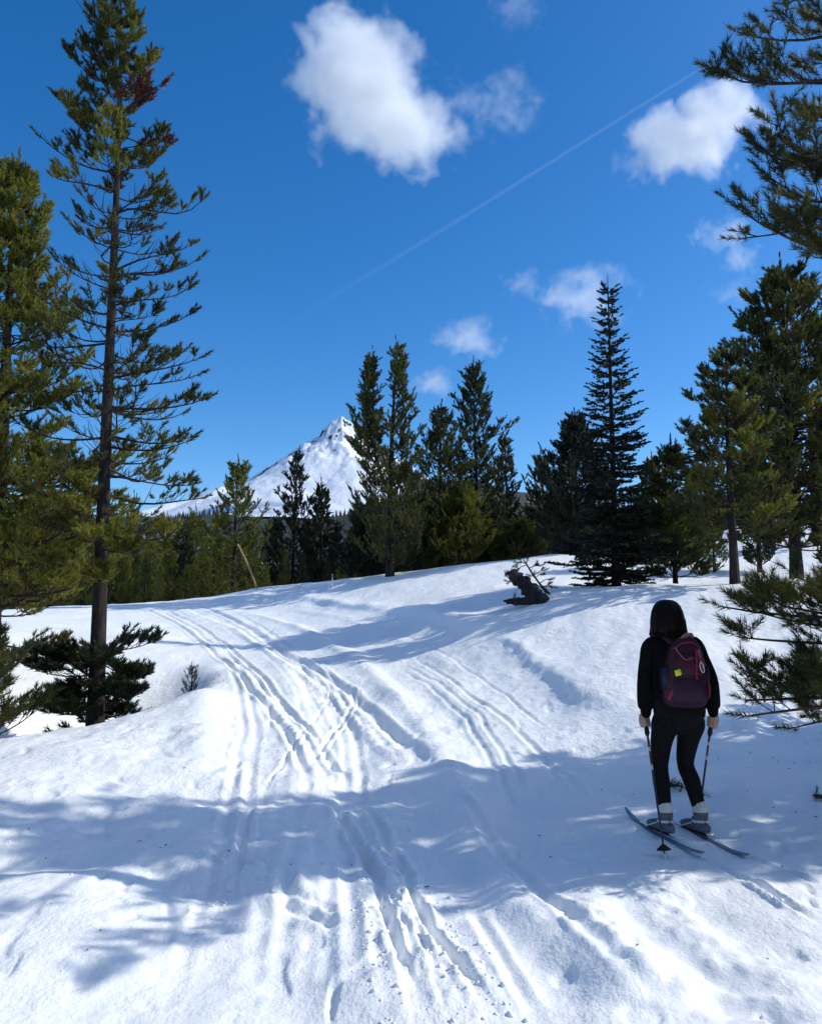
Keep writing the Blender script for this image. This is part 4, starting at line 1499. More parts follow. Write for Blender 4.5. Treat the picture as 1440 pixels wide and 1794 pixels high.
def clouds():
    Y = 3000
    big = cloud('largest puffy white cloud high above the mountain', [(600, 70, 85, 85, 1.0), (640, 150, 140, 100, 1.1), (715, 225, 105, 75, 1.0), (625, 215, 100, 60, .9)], Y, .016, .36, 1.3, .12, 1.3)
    r = cloud('puffy white cloud beside the boughs of the close right-hand pine', [(1200, 240, 105, 70, 1.1), (1270, 210, 90, 65, 1.0), (1150, 280, 80, 40, .8)], Y, .016, .36, 1.45, .12, 4.7)
    cloud('faint torn wisp just right of the largest cloud', [(905, 175, 50, 50, .8), (840, 190, 60, 40, .5)], Y, .0028, .35, 2.2, .1, 7.1)
    cloud('thin wispy cloud behind the tip of the slender fir', [(1020, 525, 75, 45, .9), (1085, 500, 40, 25, .7), (1010, 485, 40, 25, .6)], Y, .0050, .4, 2.2, .1, 9.4)
    cloud('small bright cloud above the full-crowned pine', [(818, 592, 62, 34, 1.0), (850, 600, 30, 24, .7)], Y, .0080, .4, 1.8, .1, 12.2)
    cloud('small flat cloud between the twin-topped and full-crowned pines', [(757, 672, 44, 24, 1.0)], Y, .0090, .45, 1.7, .05, 15.9)
    cloud('tiny slanted cloud streak high left of the fir tip', [(915, 497, 36, 26, 1.0)], Y, .0050, .45, 2.0, .05, 18.3)
    cloud('hooked wispy cloud left of the lowest upper bough', [(1270, 410, 52, 30, .9), (1290, 450, 36, 30, .8)], Y, .0048, .4, 2.2, .08, 21.0)
    cloud('faint scrap of cloud above the broad dark pine', [(1280, 516, 44, 24, 1.0)], Y, .0016, .45, 2.0, .05, 24.6)
    cloud('faint shred of cloud at the top edge of the picture', [(905, 12, 50, 40, 1.0)], Y, .0016, .4, 2.0, .05, 27.2)
    # unseen cloud copies added around the sky for white fill on shaded snow
    k = 0
    for az, el, s in [(75, 42, 1.5), (110, 28, 1.4), (140, 50, 1.6), (180, 30, 1.6), (215, 45, 1.5), (250, 28, 1.5), (285, 46, 1.4), (320, 62, 1.3), (60, 66, 1.4), (100, 60, 1.5), (200, 68, 1.5), (55, 24, 1.1)]:
        src = (big, r)[k % 2]
        c = copy_tree(src)
        d = Vector((math.sin(R(az)) * math.cos(R(el)), math.cos(R(az)) * math.cos(R(el)), math.sin(R(el))))
        c.location = d * (1500 / max(math.sin(R(el)), .42))
        c.scale = (s, s, s)
        c.rotation_euler = (0, 0, k * 1.1)
        tag(c, 'unseen white cloud added outside the picture for fill light', 'cloud', 'clouds added outside the picture for fill light')
        k += 1
    # vapour trail
    a, b = at(1418, 2, 4300), at(430, 615, 6000)
    ax = (b - a)
    L = ax.length
    n = 24
    s = np.linspace(0, 1, n)
    P = np.stack([s * L, np.sin(s * 9) * 6, s * 0], -1)[None]
    Rr = (7 + 16 * s)[None]
    v, q = tubes(P, Rr, 10)
    caps = [np.arange(10)[None, ::-1], (np.arange(10) + (n - 1) * 10)[None]]
    m = bpy.data.materials.new('vapour')
    m.use_nodes = True
    t = m.node_tree
    t.nodes.remove(t.nodes['Principled BSDF'])
    sx = N(t, 'ShaderNodeSeparateXYZ')
    t.links.new(N(t, 'ShaderNodeTexCoord').outputs['Generated'], sx.inputs[0])
    mr = N(t, 'ShaderNodeMapRange')
    mr.interpolation_type = 'SMOOTHSTEP'
    mr.inputs['From Min'].default_value = 0
    mr.inputs['From Max'].default_value = 1
    mr.inputs['To Min'].default_value = .0036
    mr.inputs['To Max'].default_value = .0
    t.links.new(sx.outputs['X'], mr.inputs['Value'])
    pv = N(t, 'ShaderNodeVolumePrincipled')
    pv.inputs['Color'].default_value = (.97, .97, .98, 1)
    t.links.new(mr.outputs['Result'], pv.inputs['Density'])
    t.links.new(pv.outputs[0], t.nodes['Material Output'].inputs['Volume'])
    o = mobj('vapour_trail', np_mesh('vapour_trail', v, [q] + caps, [m], smooth=True))
    o.location = a
    o.rotation_euler = ax.to_track_quat('X', 'Z').to_euler()
    tag(o, 'thin white aircraft vapour trail slanting across the sky', 'vapour trail')


clouds()


# ------------------------------------------------------------------ solid helpers for figure and gear
def tube_solid(pts, rads, n=16, cap=True, ref=(1, 0, 0)):
    """closed tube with elliptical sections; rads: list of r or (ra, rb) where ra lies along ref"""
    pts = [np.array(p, float) for p in pts]
    rads = [(r, r) if np.isscalar(r) else r for r in rads]
    if cap:
        t0 = unit(pts[0] - pts[1])
        t1 = unit(pts[-1] - pts[-2])
        m0, m1 = min(rads[0]), min(rads[-1])
        pts = [pts[0] + t0 * m0 * .8, pts[0] + t0 * m0 * .5] + pts + [pts[-1] + t1 * m1 * .5, pts[-1] + t1 * m1 * .8]
        rads = [tuple(.35 * x for x in rads[0]), tuple(.8 * x for x in rads[0])] + rads + [tuple(.8 * x for x in rads[-1]), tuple(.35 * x for x in rads[-1])]
    vs_, ref = [], np.array(ref, float)
    k = len(pts)
    a = np.linspace(0, 2 * PI, n, endpoint=False)
    for i in range(k):
        t = unit(pts[min(i + 1, k - 1)] - pts[max(i - 1, 0)])
        u = ref - t * ref.dot(t)
        if np.linalg.norm(u) < .1:
            u = np.array([0, 1., 0]) - t * t[1]
        u = unit(u)
        w = np.cross(t, u)
        vs_.append(pts[i] + u * (np.cos(a) * rads[i][0])[:, None] + w * (np.sin(a) * rads[i][1])[:, None])
    v = np.concatenate(vs_)
    i, j = np.meshgrid(np.arange(k - 1), np.arange(n), indexing='ij')
    q = np.stack([i * n + j, i * n + (j + 1) % n, (i + 1) * n + (j + 1) % n, (i + 1) * n + j], -1).reshape(-1, 4)
    caps = np.array([list(range(n))[::-1], [(k - 1) * n + x for x in range(n)]])
    return v, q, caps


def spline(pts, n=6):
    p = np.array(pts, float)
    out = []
    for i in range(len(p) - 1):
        p0, p1, p2, p3 = p[max(i - 1, 0)], p[i], p[i + 1], p[min(i + 2, len(p) - 1)]
        for t in np.linspace(0, 1, n, endpoint=False):
            out.append(0.5 * (2 * p1 + (p2 - p0) * t + (2 * p0 - 5 * p1 + 4 * p2 - p3) * t * t + (3 * p1 - p0 - 3 * p2 + p3) * t ** 3))
    out.append(p[-1])
    return np.array(out)


def sp_tube(pts, rads, n=5, sides=16, **kw):
    """smooth tube through points"""
    P = spline(pts, n)
    rr = np.array([(r, r) if np.isscalar(r) else r for r in rads], float)
    x = np.linspace(0, len(pts) - 1, len(P))
    ra = np.interp(x, np.arange(len(pts)), rr[:, 0])
    rb = np.interp(x, np.arange(len(pts)), rr[:, 1])
    return tube_solid(list(P), list(zip(ra, rb)), sides, **kw)


def ball(c, r, n=14):
    rx, ry, rz = (r, r, r) if np.isscalar(r) else r
    zs = np.linspace(-.96, .96, 9)
    pts = [(c[0], c[1], c[2] + rz * z) for z in zs]
    rads = [(rx * math.sqrt(1 - z * z), ry * math.sqrt(1 - z * z)) for z in zs]
    return tube_solid(pts, rads, n, cap=False)


def join(solids, name, mats, smooth=True, ids=None):
    vs_, qs, cs, off, mi_q, mi_c = [], [], [], 0, [], []
    for k, (v, q, c) in enumerate(solids):
        vs_.append(v)
        qs.append(q + off)
        cs.append(np.asarray(c) + off)
        off += len(v)
        mi_q.append(np.full(len(q), ids[k] if ids else 0))
        mi_c.append((np.full(len(c), ids[k] if ids else 0), np.asarray(c).shape[1]))
    bysz = {}
    for (m, k), c in zip(mi_c, cs):
        bysz.setdefault(k, [[], []])
        bysz[k][0].append(c)
        bysz[k][1].append(m)
    faces, mi = [np.concatenate(qs)], [np.concatenate(mi_q)]
    for k, (c, m) in bysz.items():
        if k == 4:
            faces[0] = np.concatenate([faces[0]] + c)
            mi[0] = np.concatenate([mi[0]] + m)
        else:
            faces.append(np.concatenate(c))
            mi.append(np.concatenate(m))
    return np_mesh(name, np.concatenate(vs_), faces, mats, np.concatenate(mi), smooth)


def fused(solids, name, mats, voxel=.008, smooth=4, decim=None):
    """union of overlapping solids into one continuous skin"""
    me = join(solids, name, mats, True)
    o = bpy.data.objects.new('tmp', me)
    COL.objects.link(o)
    r = o.modifiers.new('r', 'REMESH')
    r.mode = 'VOXEL'
    r.voxel_size = voxel
    r.use_smooth_shade = True
    if smooth:
        s = o.modifiers.new('s', 'SMOOTH')
        s.factor = .5
        s.iterations = smooth
    if decim:
        d = o.modifiers.new('d', 'DECIMATE')
        d.ratio = decim
    dg = bpy.context.evaluated_depsgraph_get()
    dg.update()
    me2 = bpy.data.meshes.new_from_object(o.evaluated_get(dg))
    me2.name = name
    bpy.data.objects.remove(o)
    bpy.data.meshes.remove(me)
    if not me2.materials:
        for m in mats:
            me2.materials.append(m)
    me2.polygons.foreach_set('use_smooth', np.ones(len(me2.polygons), dtype=bool))
    return me2


M['skin'] = simple_mat('skin', (.42, .25, .19), (.50, .31, .24), .5, 30)
M['knit'] = simple_mat('black_fleece', (.004, .004, .004), (.008, .008, .008), .95, 60, .6, 220, .08)
M['legging'] = simple_mat('black_stretch_cloth', (.004, .004, .004), (.007, .007, .007), .75, 40, .2, 300, .12)
M['maroon'] = simple_mat('maroon_nylon', (.026, .002, .006), (.050, .003, .011), .55, 25, .3, 90)
M['purple'] = simple_mat('deep_purple_nylon', (.014, .002, .014), (.024, .003, .024), .55, 25, .3, 90)
M['navy'] = simple_mat('navy_nylon', (.004, .005, .024), (.008, .010, .040), .5, 25, .3, 90)
M['redweb'] = simple_mat('red_webbing', (.16, .012, .030), (.22, .02, .045), .6, 60, .3, 200)
M['pinkweb'] = simple_mat('faded_pink_webbing', (.22, .09, .10), (.30, .13, .14), .7, 60, .3, 200)
M['yellow'] = simple_mat('yellow_patch', (.62, .72, .03), (.70, .80, .05), .6, 60)
M['alloy'] = simple_mat('pale_alloy', (.70, .70, .70), (.78, .78, .78), .3, 20, 0, 80, .5, .6)
M['boot'] = simple_mat('slate_boot_cloth', (.060, .075, .105), (.12, .14, .18), .7, 45, .4, 160)
M['boot_trim'] = simple_mat('off_white_trim', (.55, .52, .46), (.68, .65, .60), .8, 60)
M['rubber'] = simple_mat('black_rubber', (.008, .008, .009), (.014, .014, .015), .6, 40)
M['ski'] = simple_mat('blue_grey_ski', (.10, .15, .24), (.20, .25, .33), .35, 18)
M['wood'] = simple_mat('weathered_bamboo', (.30, .18, .075), (.42, .27, .12), .7, 14)
M['deadwood'] = bark_mat('dark_dead_wood', (.010, .009, .012), (.050, .044, .050))
M['white'] = simple_mat('white_paint', (.7, .7, .68), (.8, .8, .78), .5)


def hair_mat():
    m, t, b = new_mat('dark_hair')
    f = noise(t, 16, 4, .6, None, (3, 3, .12))
    t.links.new(ramp(t, f, [(.35, (.002, .0012, .001)), (.7, (.011, .004, .0035))]), b.inputs['Base Color'])
    b.inputs['Roughness'].default_value = .5
    b.inputs['Specular IOR Level'].default_value = .10
    bump(t, b, f, .6, .006)
    return m


M['hair'] = hair_mat()


def pole_mat():
    m, t, b = new_mat('ski_pole_paint')
    co = N(t, 'ShaderNodeTexCoord').outputs['Generated']
    sx = N(t, 'ShaderNodeSeparateXYZ')
    t.links.new(co, sx.inputs[0])
    r = N(t, 'ShaderNodeValToRGB')
    r.color_ramp.interpolation = 'CONSTANT'
    st = [(0, (.010, .010, .030)), (.52, (.012, .010, .035)), (.60, (.45, .42, .42)), (.64, (.10, .012, .025)), (.74, (.50, .47, .46)), (.77, (.085, .012, .022)), (.88, (.32, .29, .29)), (.90, (.012, .010, .014))]
    el = r.color_ramp.elements
    while len(el) < len(st):
        el.new(.5)
    for e, (p, c) in zip(el, st):
        e.position = p
        e.color = (*c, 1)
    t.links.new(sx.outputs['Z'], r.inputs[0])
    t.links.new(r.outputs[0], b.inputs['Base Color'])
    b.inputs['Roughness'].default_value = .3
    return m


M['pole'] = pole_mat()

# ------------------------------------------------------------------ the skier
SK = Vector((1.862, 5.83, 0))
SK.z = snow_z(SK.x, SK.y) + .012


def local(p):
    return np.array([p[0] - SK.x, p[1] - SK.y, p[2] - SK.z])


def ground_pt(u, v, dz=0.0):
    x, y = on_snow(u, v)
    return np.array([x, y, snow_z(x, y) + dz])


SCL = .955
HL = np.array([-.225, .075, .772]) * SCL     # hands, local
HR = np.array([.255, .065, .775]) * SCL
TIP_L = local(ground_pt(1165, 1502))
TIP_R = local(ground_pt(1222, 1462))


def fist(c, axis, side, out):
    """five fingers closed round a grip; side = direction from the grip to the palm, out = thumb side"""
    a = unit(np.array(axis, float))
    p = np.array(side, float)
    p = unit(p - a * p.dot(a))
    t = np.cross(a, p) * out
    S = [sp_tube([c + p * .030 - a * .046, c + p * .034, c + p * .030 + a * .036], [(.016, .026), (.019, .034), (.014, .026)], 3, 12, ref=p)]
    for k, (off, ln, r) in enumerate([(-.032, 1.0, .0092), (-.011, 1.06, .0096), (.010, 1.0, .0092), (.029, .86, .0080)]):
        o = c + a * off
        pts = []
        for th in np.linspace(.25, 2.5 + .35 * ln, 6):
            rr = .030 if th < .9 else .027
            pts.append(o + p * math.cos(th) * rr + t * math.sin(th) * rr * 1.05)
        S.append(sp_tube(pts, [r * 1.1, r * 1.1, r * 1.12, r, r * .95, r * .8], 2, 8))
    # thumb leaves the side of the palm and closes across the first finger
    S.append(sp_tube([c + p * .028 - a * .034, c + p * .020 - t * .026 - a * .046, c - p * .006 - t * .030 - a * .046, c - p * .024 - t * .014 - a * .042], [.013, .012, .0105, .008], 3, 8))
    return S


def skier():
    root = tag(empty('person', SK), 'skier seen from behind in black sweater and leggings, holding two poles', 'person')
    hips, chest = np.array([-.008, -.01, .90]), np.array([-.04, -.01, 1.22])
    aL, aR = unit(TIP_L - HL), unit(TIP_R - HR)
    HLn, HRn = HL / SCL, HR / SCL
    root.scale = (SCL, SCL, SCL)
    sholdL, sholdR = np.array([-.185, -.01, 1.335]), np.array([.112, -.01, 1.345])
    elL, elR = np.array([-.250, -.03, 1.085]), np.array([.218, -.04, 1.090])
    wrL, wrR = np.array([-.231, .035, .850]), np.array([.256, .025, .855])
    kneeL, kneeR = np.array([-.144, .030, .474]), np.array([.050, .055, .474])
    ankL, ankR = np.array([-.130, -.025, .14]), np.array([.120, -.020, .14])
    hipL, hipR = np.array([-.100, 0, .84]), np.array([.082, 0, .84])
    headc = np.array([-.055, .028, 1.545])
    S = []
    # torso, neck, head
    S.append(sp_tube([hips + [0, 0, -.10], hips, [-.02, -.005, 1.03], chest, [-.04, -.015, 1.33]], [(.150, .095), (.165, .105), (.125, .085), (.150, .095), (.135, .07)], 4, 20))
    S.append(sp_tube([[-.045, -.015, 1.34], [-.052, .0, 1.41], [-.055, .012, 1.47]], [(.062, .055), (.050, .052), (.050, .052)], 3, 14))
    S.append(ball(headc, (.073, .092, .112)))
    S.append(ball(headc + [0, .045, -.075], (.048, .045, .045)))      # jaw
    S.append(sp_tube([headc + [0, .085, .015], headc + [0, .108, -.022], headc + [0, .090, -.032]], [.010, .013, .009], 2, 8))   # nose
    S.append(sp_tube([headc + [-.02, .088, -.058], headc + [0, .094, -.056], headc + [.02, .088, -.058]], [.006, .008, .006], 2, 8))  # mouth
    for sx in (-1, 1):
        S.append(ball(headc + [sx * .074, -.005, -.012], (.008, .018, .030)))
    # arms and hands
    for sh, el, wr, h, a, sd in ((sholdL, elL, wrL, HLn, aL, -1), (sholdR, elR, wrR, HRn, aR, 1)):
        S.append(sp_tube([[-.04, -.012, 1.33], sh, (sh + el) / 2, el, (el + wr) / 2, wr, h - a * .045 + np.array([sd * .012, -.02, 0])],
                         [.055, .052, .044, .037, .036, .025, (.026, .020)], 4, 14))
        S += fist(h, a, np.array([sd * .75, -.65, 0]), sd)
    # legs and feet
    for hp, kn, an, sd in ((hipL, kneeL, ankL, -1), (hipR, kneeR, ankR, 1)):
        S.append(sp_tube([hp + [0, 0, .05], hp + [0, 0, -.10], (hp + kn) / 2, kn + [0, 0, .03], (kn * .6 + an * .4) + [.012 * sd, -.008, 0], an], [.085, .080, .062, .046, .042, .034], 4, 16))
        S.append(sp_tube([an, an + [-.012, .02, -.08], an + [-.04, .12, -.10]], [.036, .034, (.036, .022)], 3, 12))
    body = mobj('body', fused(S, 'body', [M['skin']], .0062, 2), root)
    for sx in (-1, 1):
        e = mobj('eye', join([ball(headc + np.array([sx * .03, .082, .008]), .011, 10)], 'eye', [M['boot_trim']]), body)

    # leggings
    S = [sp_tube([hips + [0, 0, .13], hips + [0, -.015, .02], hips + [0, -.025, -.06], hips + [0, -.01, -.13]], [(.168, .110), (.192, .130), (.185, .132), (.12, .085)], 4, 24)]
    Lp = [(-.106, -.01, .80), (-.111, -.005, .752), (-.134, .005, .64), (-.144, .03, .474), (-.146, .0, .36), (-.134, -.020, .19), (-.130, -.022, .14)]
    Lr = [.094, .096, .077, .060, .061, .047, .046]
    Rp = [(.086, -.01, .80), (.081, -.005, .752), (.061, .02, .64), (.050, .055, .474), (.081, .02, .36), (.111, -.015, .19), (.118, -.02, .14)]
    S.append(sp_tube(Lp, Lr, 5, 20))
    S.append(sp_tube(Rp, Lr, 5, 20))
    for kp, sd in ((Lp[3], 1), (Rp[3], 1)):      # knee folds
        S.append(sp_tube([np.array(kp) + [-.05, -.02, .02], np.array(kp) + [0, -.055, -.005], np.array(kp) + [.05, -.02, .015]], [.010, .012, .010], 2, 8))
    mobj('leggings', fused(S, 'leggings', [M['legging']], .009, 5), root)

    # sweater: trunk, sleeves bagging over the wrists
    S = [sp_tube([[-.012, -.012, .905], [-.014, -.012, .96], [-.028, -.008, 1.08], [-.040, -.01, 1.22], [-.040, -.014, 1.33], [-.046, -.012, 1.385]],
                 [(.176, .122), (.186, .128), (.168, .118), (.178, .120), (.165, .096), (.090, .070)], 4, 24)]
    S.append(sp_tube([[-.046, -.012, 1.36], [-.050, -.004, 1.42]], [(.075, .066), (.066, .062)], 3, 18))
    for sh, el, wr, sd in ((sholdL, elL, wrL, -1), (sholdR, elR, wrR, 1)):
        k = wr + (el - wr) * .10
        S.append(sp_tube([[-.04, -.012, 1.335], sh + [0, 0, -.002], sh * .55 + el * .45 + [sd * .012, 0, 0], el + [sd * .004, -.004, 0], el * .45 + wr * .55 + [sd * .006, 0, 0], el * .18 + wr * .82, k],
                         [.072, (.064, .062), (.056, .056), (.052, .052), (.055, .052), (.058, .054), (.038, .038)], 5, 20))
        S.append(sp_tube([k, wr + (wr - el) * .06], [.042, .038], 3, 16))       # ribbed cuff
        for q in range(5):   # creases
            c = el * (1 - .18 * q) + wr * .18 * q
            S.append(sp_tube([c + [-.047, -.02, .014 * (-1) ** q], c + [0, -.052, .0], c + [.047, -.02, -.014 * (-1) ** q]], [.008, .011, .008], 2, 8))
    mobj('sweater', fused(S, 'sweater', [M['knit']], .009, 4), root)

    # bobbed hair, open at the face
    rings = []
    for (z, rx, ry, yo) in [(1.668, .018, .020, 0), (1.663, .045, .050, 0), (1.648, .072, .082, 0), (1.62, .095, .105, -.002), (1.58, .111, .116, -.004), (1.53, .121, .122, -.008),
                            (1.49, .126, .122, -.014), (1.46, .128, .114, -.022), (1.435, .126, .100, -.030), (1.422, .117, .088, -.034), (1.428, .085, .060, -.034)]:
        a = np.linspace(0, 2 * PI, 48, endpoint=False)
        rr = 1 + .018 * np.sin(a * 11 + z * 3) + .012 * np.sin(a * 23 + 1) + .010 * np.sin(a * 5 - z * 9)
        x, y = np.cos(a) * rx * rr, np.sin(a) * ry * rr
        lim = .105 if z > 1.61 else .045
        y = np.minimum(y, lim)
        zz = np.full(48, z) + (.012 * np.sin(a * 7) + .008 * np.sin(a * 17)) * (z < 1.44)
        rings.append(np.stack([headc[0] - .004 + x, headc[1] - .012 + yo + y, zz], -1))
    v = np.concatenate(rings)
    k, n = len(rings), 48
    i, j = np.meshgrid(np.arange(k - 1), np.arange(n), indexing='ij')
    q = np.stack([i * n + j, (i + 1) * n + j, (i + 1) * n + (j + 1) % n, i * n + (j + 1) % n], -1).reshape(-1, 4)
    caps = np.array([list(range(n)), [(k - 1) * n + x for x in range(n)][::-1]])
    hair = mobj('hair', np_mesh('hair', v, [q, caps], [M['hair']], smooth=True), root)
    # loose strands
    rng = np.random.default_rng(12)
    st = []
    for q_ in range(240):
        a = rng.random() * PI + PI * 1.0 if rng.random() < .8 else rng.random() * 2 * PI
        b = headc + np.array([math.cos(a) * .124, min(math.sin(a) * .118, .04) - .02, -.02 - .06 * rng.random()])
        st.append(np.stack([b, b + [math.cos(a) * .006, math.sin(a) * .004, -.05], b + np.array([math.cos(a) * (.004 + .012 * rng.random()), math.sin(a) * .004, -.085 - .035 * rng.random()])]))
    sv, sq = tubes(np.array(st), np.full((len(st), 3), .0022), 3)
    mobj('strands', np_mesh('strands', sv, sq, [M['hair']]), hair)

    # boots
    dL = unit((DIR_L * [1, 1, 0]))
    dR = unit((DIR_R * [1, 1, 0]))
    for an, d in ((np.array([-.132, -.022, 0]), dL), (np.array([.120, -.02, 0]), dR)):
        S = [sp_tube([an + [0, -.004, .185], an + [0, -.004, .13], an + d * .01 + [0, 0, .07]], [(.054, .062), (.050, .060), (.046, .060)], 3, 18),
             sp_tube([an - d * .055 + [0, 0, .052], an + d * .04 + [0, 0, .056], an + d * .13 + [0, 0, .048], an + d * .19 + [0, 0, .040]], [(.036, .036), (.042, .044), (.042, .034), (.030, .022)], 3, 16)]
        bo = mobj('boot', fused(S, 'boot', [M['boot']], .006, 3), root)
        mobj('cuff', join([sp_tube([an + [0, -.004, .172], an + [0, -.004, .186], an + [0, -.004, .197]], [(.057, .065), (.061, .069), (.052, .060)], 2, 20)], 'cuff', [M['boot_trim']]), bo)
        ring = [an + np.array([math.cos(t) * .053, math.sin(t) * .064, .092 - .010 * math.sin(t)]) for t in np.linspace(0, 2 * PI, 17)]
        mobj('strap', join([sp_tube(ring, [(.005, .009)] * 17, 1, 8)], 'strap', [M['boot_trim']]), bo)
        mobj('sole', join([sp_tube([an - d * .075 + [0, 0, .016], an + d * .06 + [0, 0, .014], an + d * .20 + [0, 0, .014]], [(.034, .012), (.038, .012), (.026, .012)], 3, 14)], 'sole', [M['rubber']]), bo)
        arc = [an + d * (.05 + .13 * k / 6) + np.array([d[1], -d[0], 0]) * (-.043) + np.array([0, 0, .075 - .055 * (k / 6)]) for k in range(7)]
        mobj('trim_stripe', join([sp_tube(arc, [.005] * 7, 1, 6)], 'trim_stripe', [M['boot_trim']]), bo)


# ski lines from where tips and boots show in the photo
P_TL, P_BL = ground_pt(1080, 1430), np.array([SK.x - .128, SK.y - .02, 0])
P_TR, P_BR = ground_pt(1158, 1440), np.array([SK.x + .115, SK.y - .02, 0])
DIR_L = unit((P_TL - P_BL) * [1, 1, 0])
DIR_R = unit(np.array([-.36, .93, 0]))
DIR_L = unit(DIR_L * .5 + DIR_R * .5)
skier()


def ski(b, d, ltip, ltail, label):
    o = np.array([b[0], b[1], SK.z + .004])
    s = np.linspace(-ltail, ltip, 40)
    P = o + d * s[:, None]
    zz = np.array([snow_z(p[0], p[1]) for p in P])
    zz = np.convolve(np.r_[[zz[0]] * 5, zz, [zz[-1]] * 5], np.ones(11) / 11, 'valid')
    k = np.clip((s - (ltip - .2)) / .2, 0, 1)
    P[:, 2] = np.minimum(np.maximum(zz + .003, SK.z - .03), SK.z + .006) + .065 * k ** 2 + .012 * np.clip((-s - ltail + .12) / .12, 0, 1)
    w = .022 * np.where(k > .5, 1 - .75 * ((k - .5) / .5) ** 2, 1.0) + .004 * np.cos(s * 2)
    root = tag(empty('ski', tuple(o)), label, 'ski', 'pair of skis')
    lp = P - o
    v, q, c = tube_solid(list(lp), [(ww, .006) for ww in w], 10, True, ref=(d[1], -d[0], 0))
    mobj('ski_blade', np_mesh('ski_blade', v, [q, c], [M['ski']], smooth=True), root)
    z0 = .016
    side = (d[1], -d[0], 0)
    for nm, pts, rr in (('toe_binding', [d * .17 + [0, 0, z0], d * .22 + [0, 0, z0 + .006], d * .27 + [0, 0, z0]], [(.026, .012), (.030, .016), (.02, .010)]),
                        ('heel_plate', [d * -.10 + [0, 0, z0], d * -.04 + [0, 0, z0]], [(.024, .008), (.024, .008)]),
                        ('guide_rail', [d * -.17 + [0, 0, z0], d * -.125 + [0, 0, z0]], [(.014, .006), (.02, .006)])):
        mobj(nm, join([sp_tube(pts, rr, 2, 10, ref=side)], nm, [M['alloy']]), root)


ski(P_BL, DIR_L, .47, .37, "narrow blue-grey ski under the skier's left boot, tip turned up")
ski(P_BR, DIR_R, .43, .42, "narrow blue-grey ski under the skier's right boot")


def ski_pole(h, tip, label):
    o = Vector(SK) + Vector(h)
    root = tag(empty('ski_pole', o), label, 'ski pole', 'pair of ski poles')
    a = unit(tip - h)
    L = np.linalg.norm(tip - h)
    mobj('shaft', join([tube_solid([a * -.02, a * .3, a * (L - .03)], [.0085, .008, .006], 10)], 'shaft', [M['pole']]), root)
    mobj('grip', join([sp_tube([a * -.075, a * -.055, a * -.02, a * .04, a * .075, a * .095], [.018, .021, .015, .015, .018, .012], 3, 12)], 'grip', [M['rubber']]), root)
    ring = [a * -.06 + np.array([.012 * math.sin(t), -.03 * math.sin(t * .5), -.055 * (1 - math.cos(t)) * .8]) for t in np.linspace(0, 2 * PI, 15)]
    mobj('wrist_strap', join([sp_tube(ring, [(.009, .002)] * 15, 1, 6)], 'wrist_strap', [M['rubber']]), root)
    b = L - .065
    rng = np.random.default_rng(3)
    up = unit(np.cross(a, [0, 1, 0]))
    w = np.cross(a, up)
    n = 20
    an = np.linspace(0, 2 * PI, n, endpoint=False)
    rr = .043 * (1 + .12 * np.cos(an * 5))
    rings = []
    for (off, k) in [(-.020, .30), (-.008, .62), (.004, .98), (.012, 1.0), (.014, .9), (.008, .4)]:
        rings.append(a * (b + off) + up * (np.cos(an) * rr * k)[:, None] + w * (np.sin(an) * rr * k)[:, None])
    v = np.concatenate(rings)
    i, j = np.meshgrid(np.arange(5), np.arange(n), indexing='ij')
    q = np.stack([i * n + j, i * n + (j + 1) % n, (i + 1) * n + (j + 1) % n, (i + 1) * n + j], -1).reshape(-1, 4)
    mobj('basket', np_mesh('basket', v, [q, np.array([list(range(n))[::-1], [5 * n + x for x in range(n)]])], [M['rubber']], smooth=True), root)
    mobj('tip', join([tube_solid([a * (L - .04), a * (L + .03)], [.006, .002], 8)], 'tip', [M['alloy']]), root)


ski_pole(HL, TIP_L, "ski pole in the skier's left hand, planted nearest the camera")
ski_pole(HR, TIP_R, "ski pole in the skier's right hand, planted by the right boot")


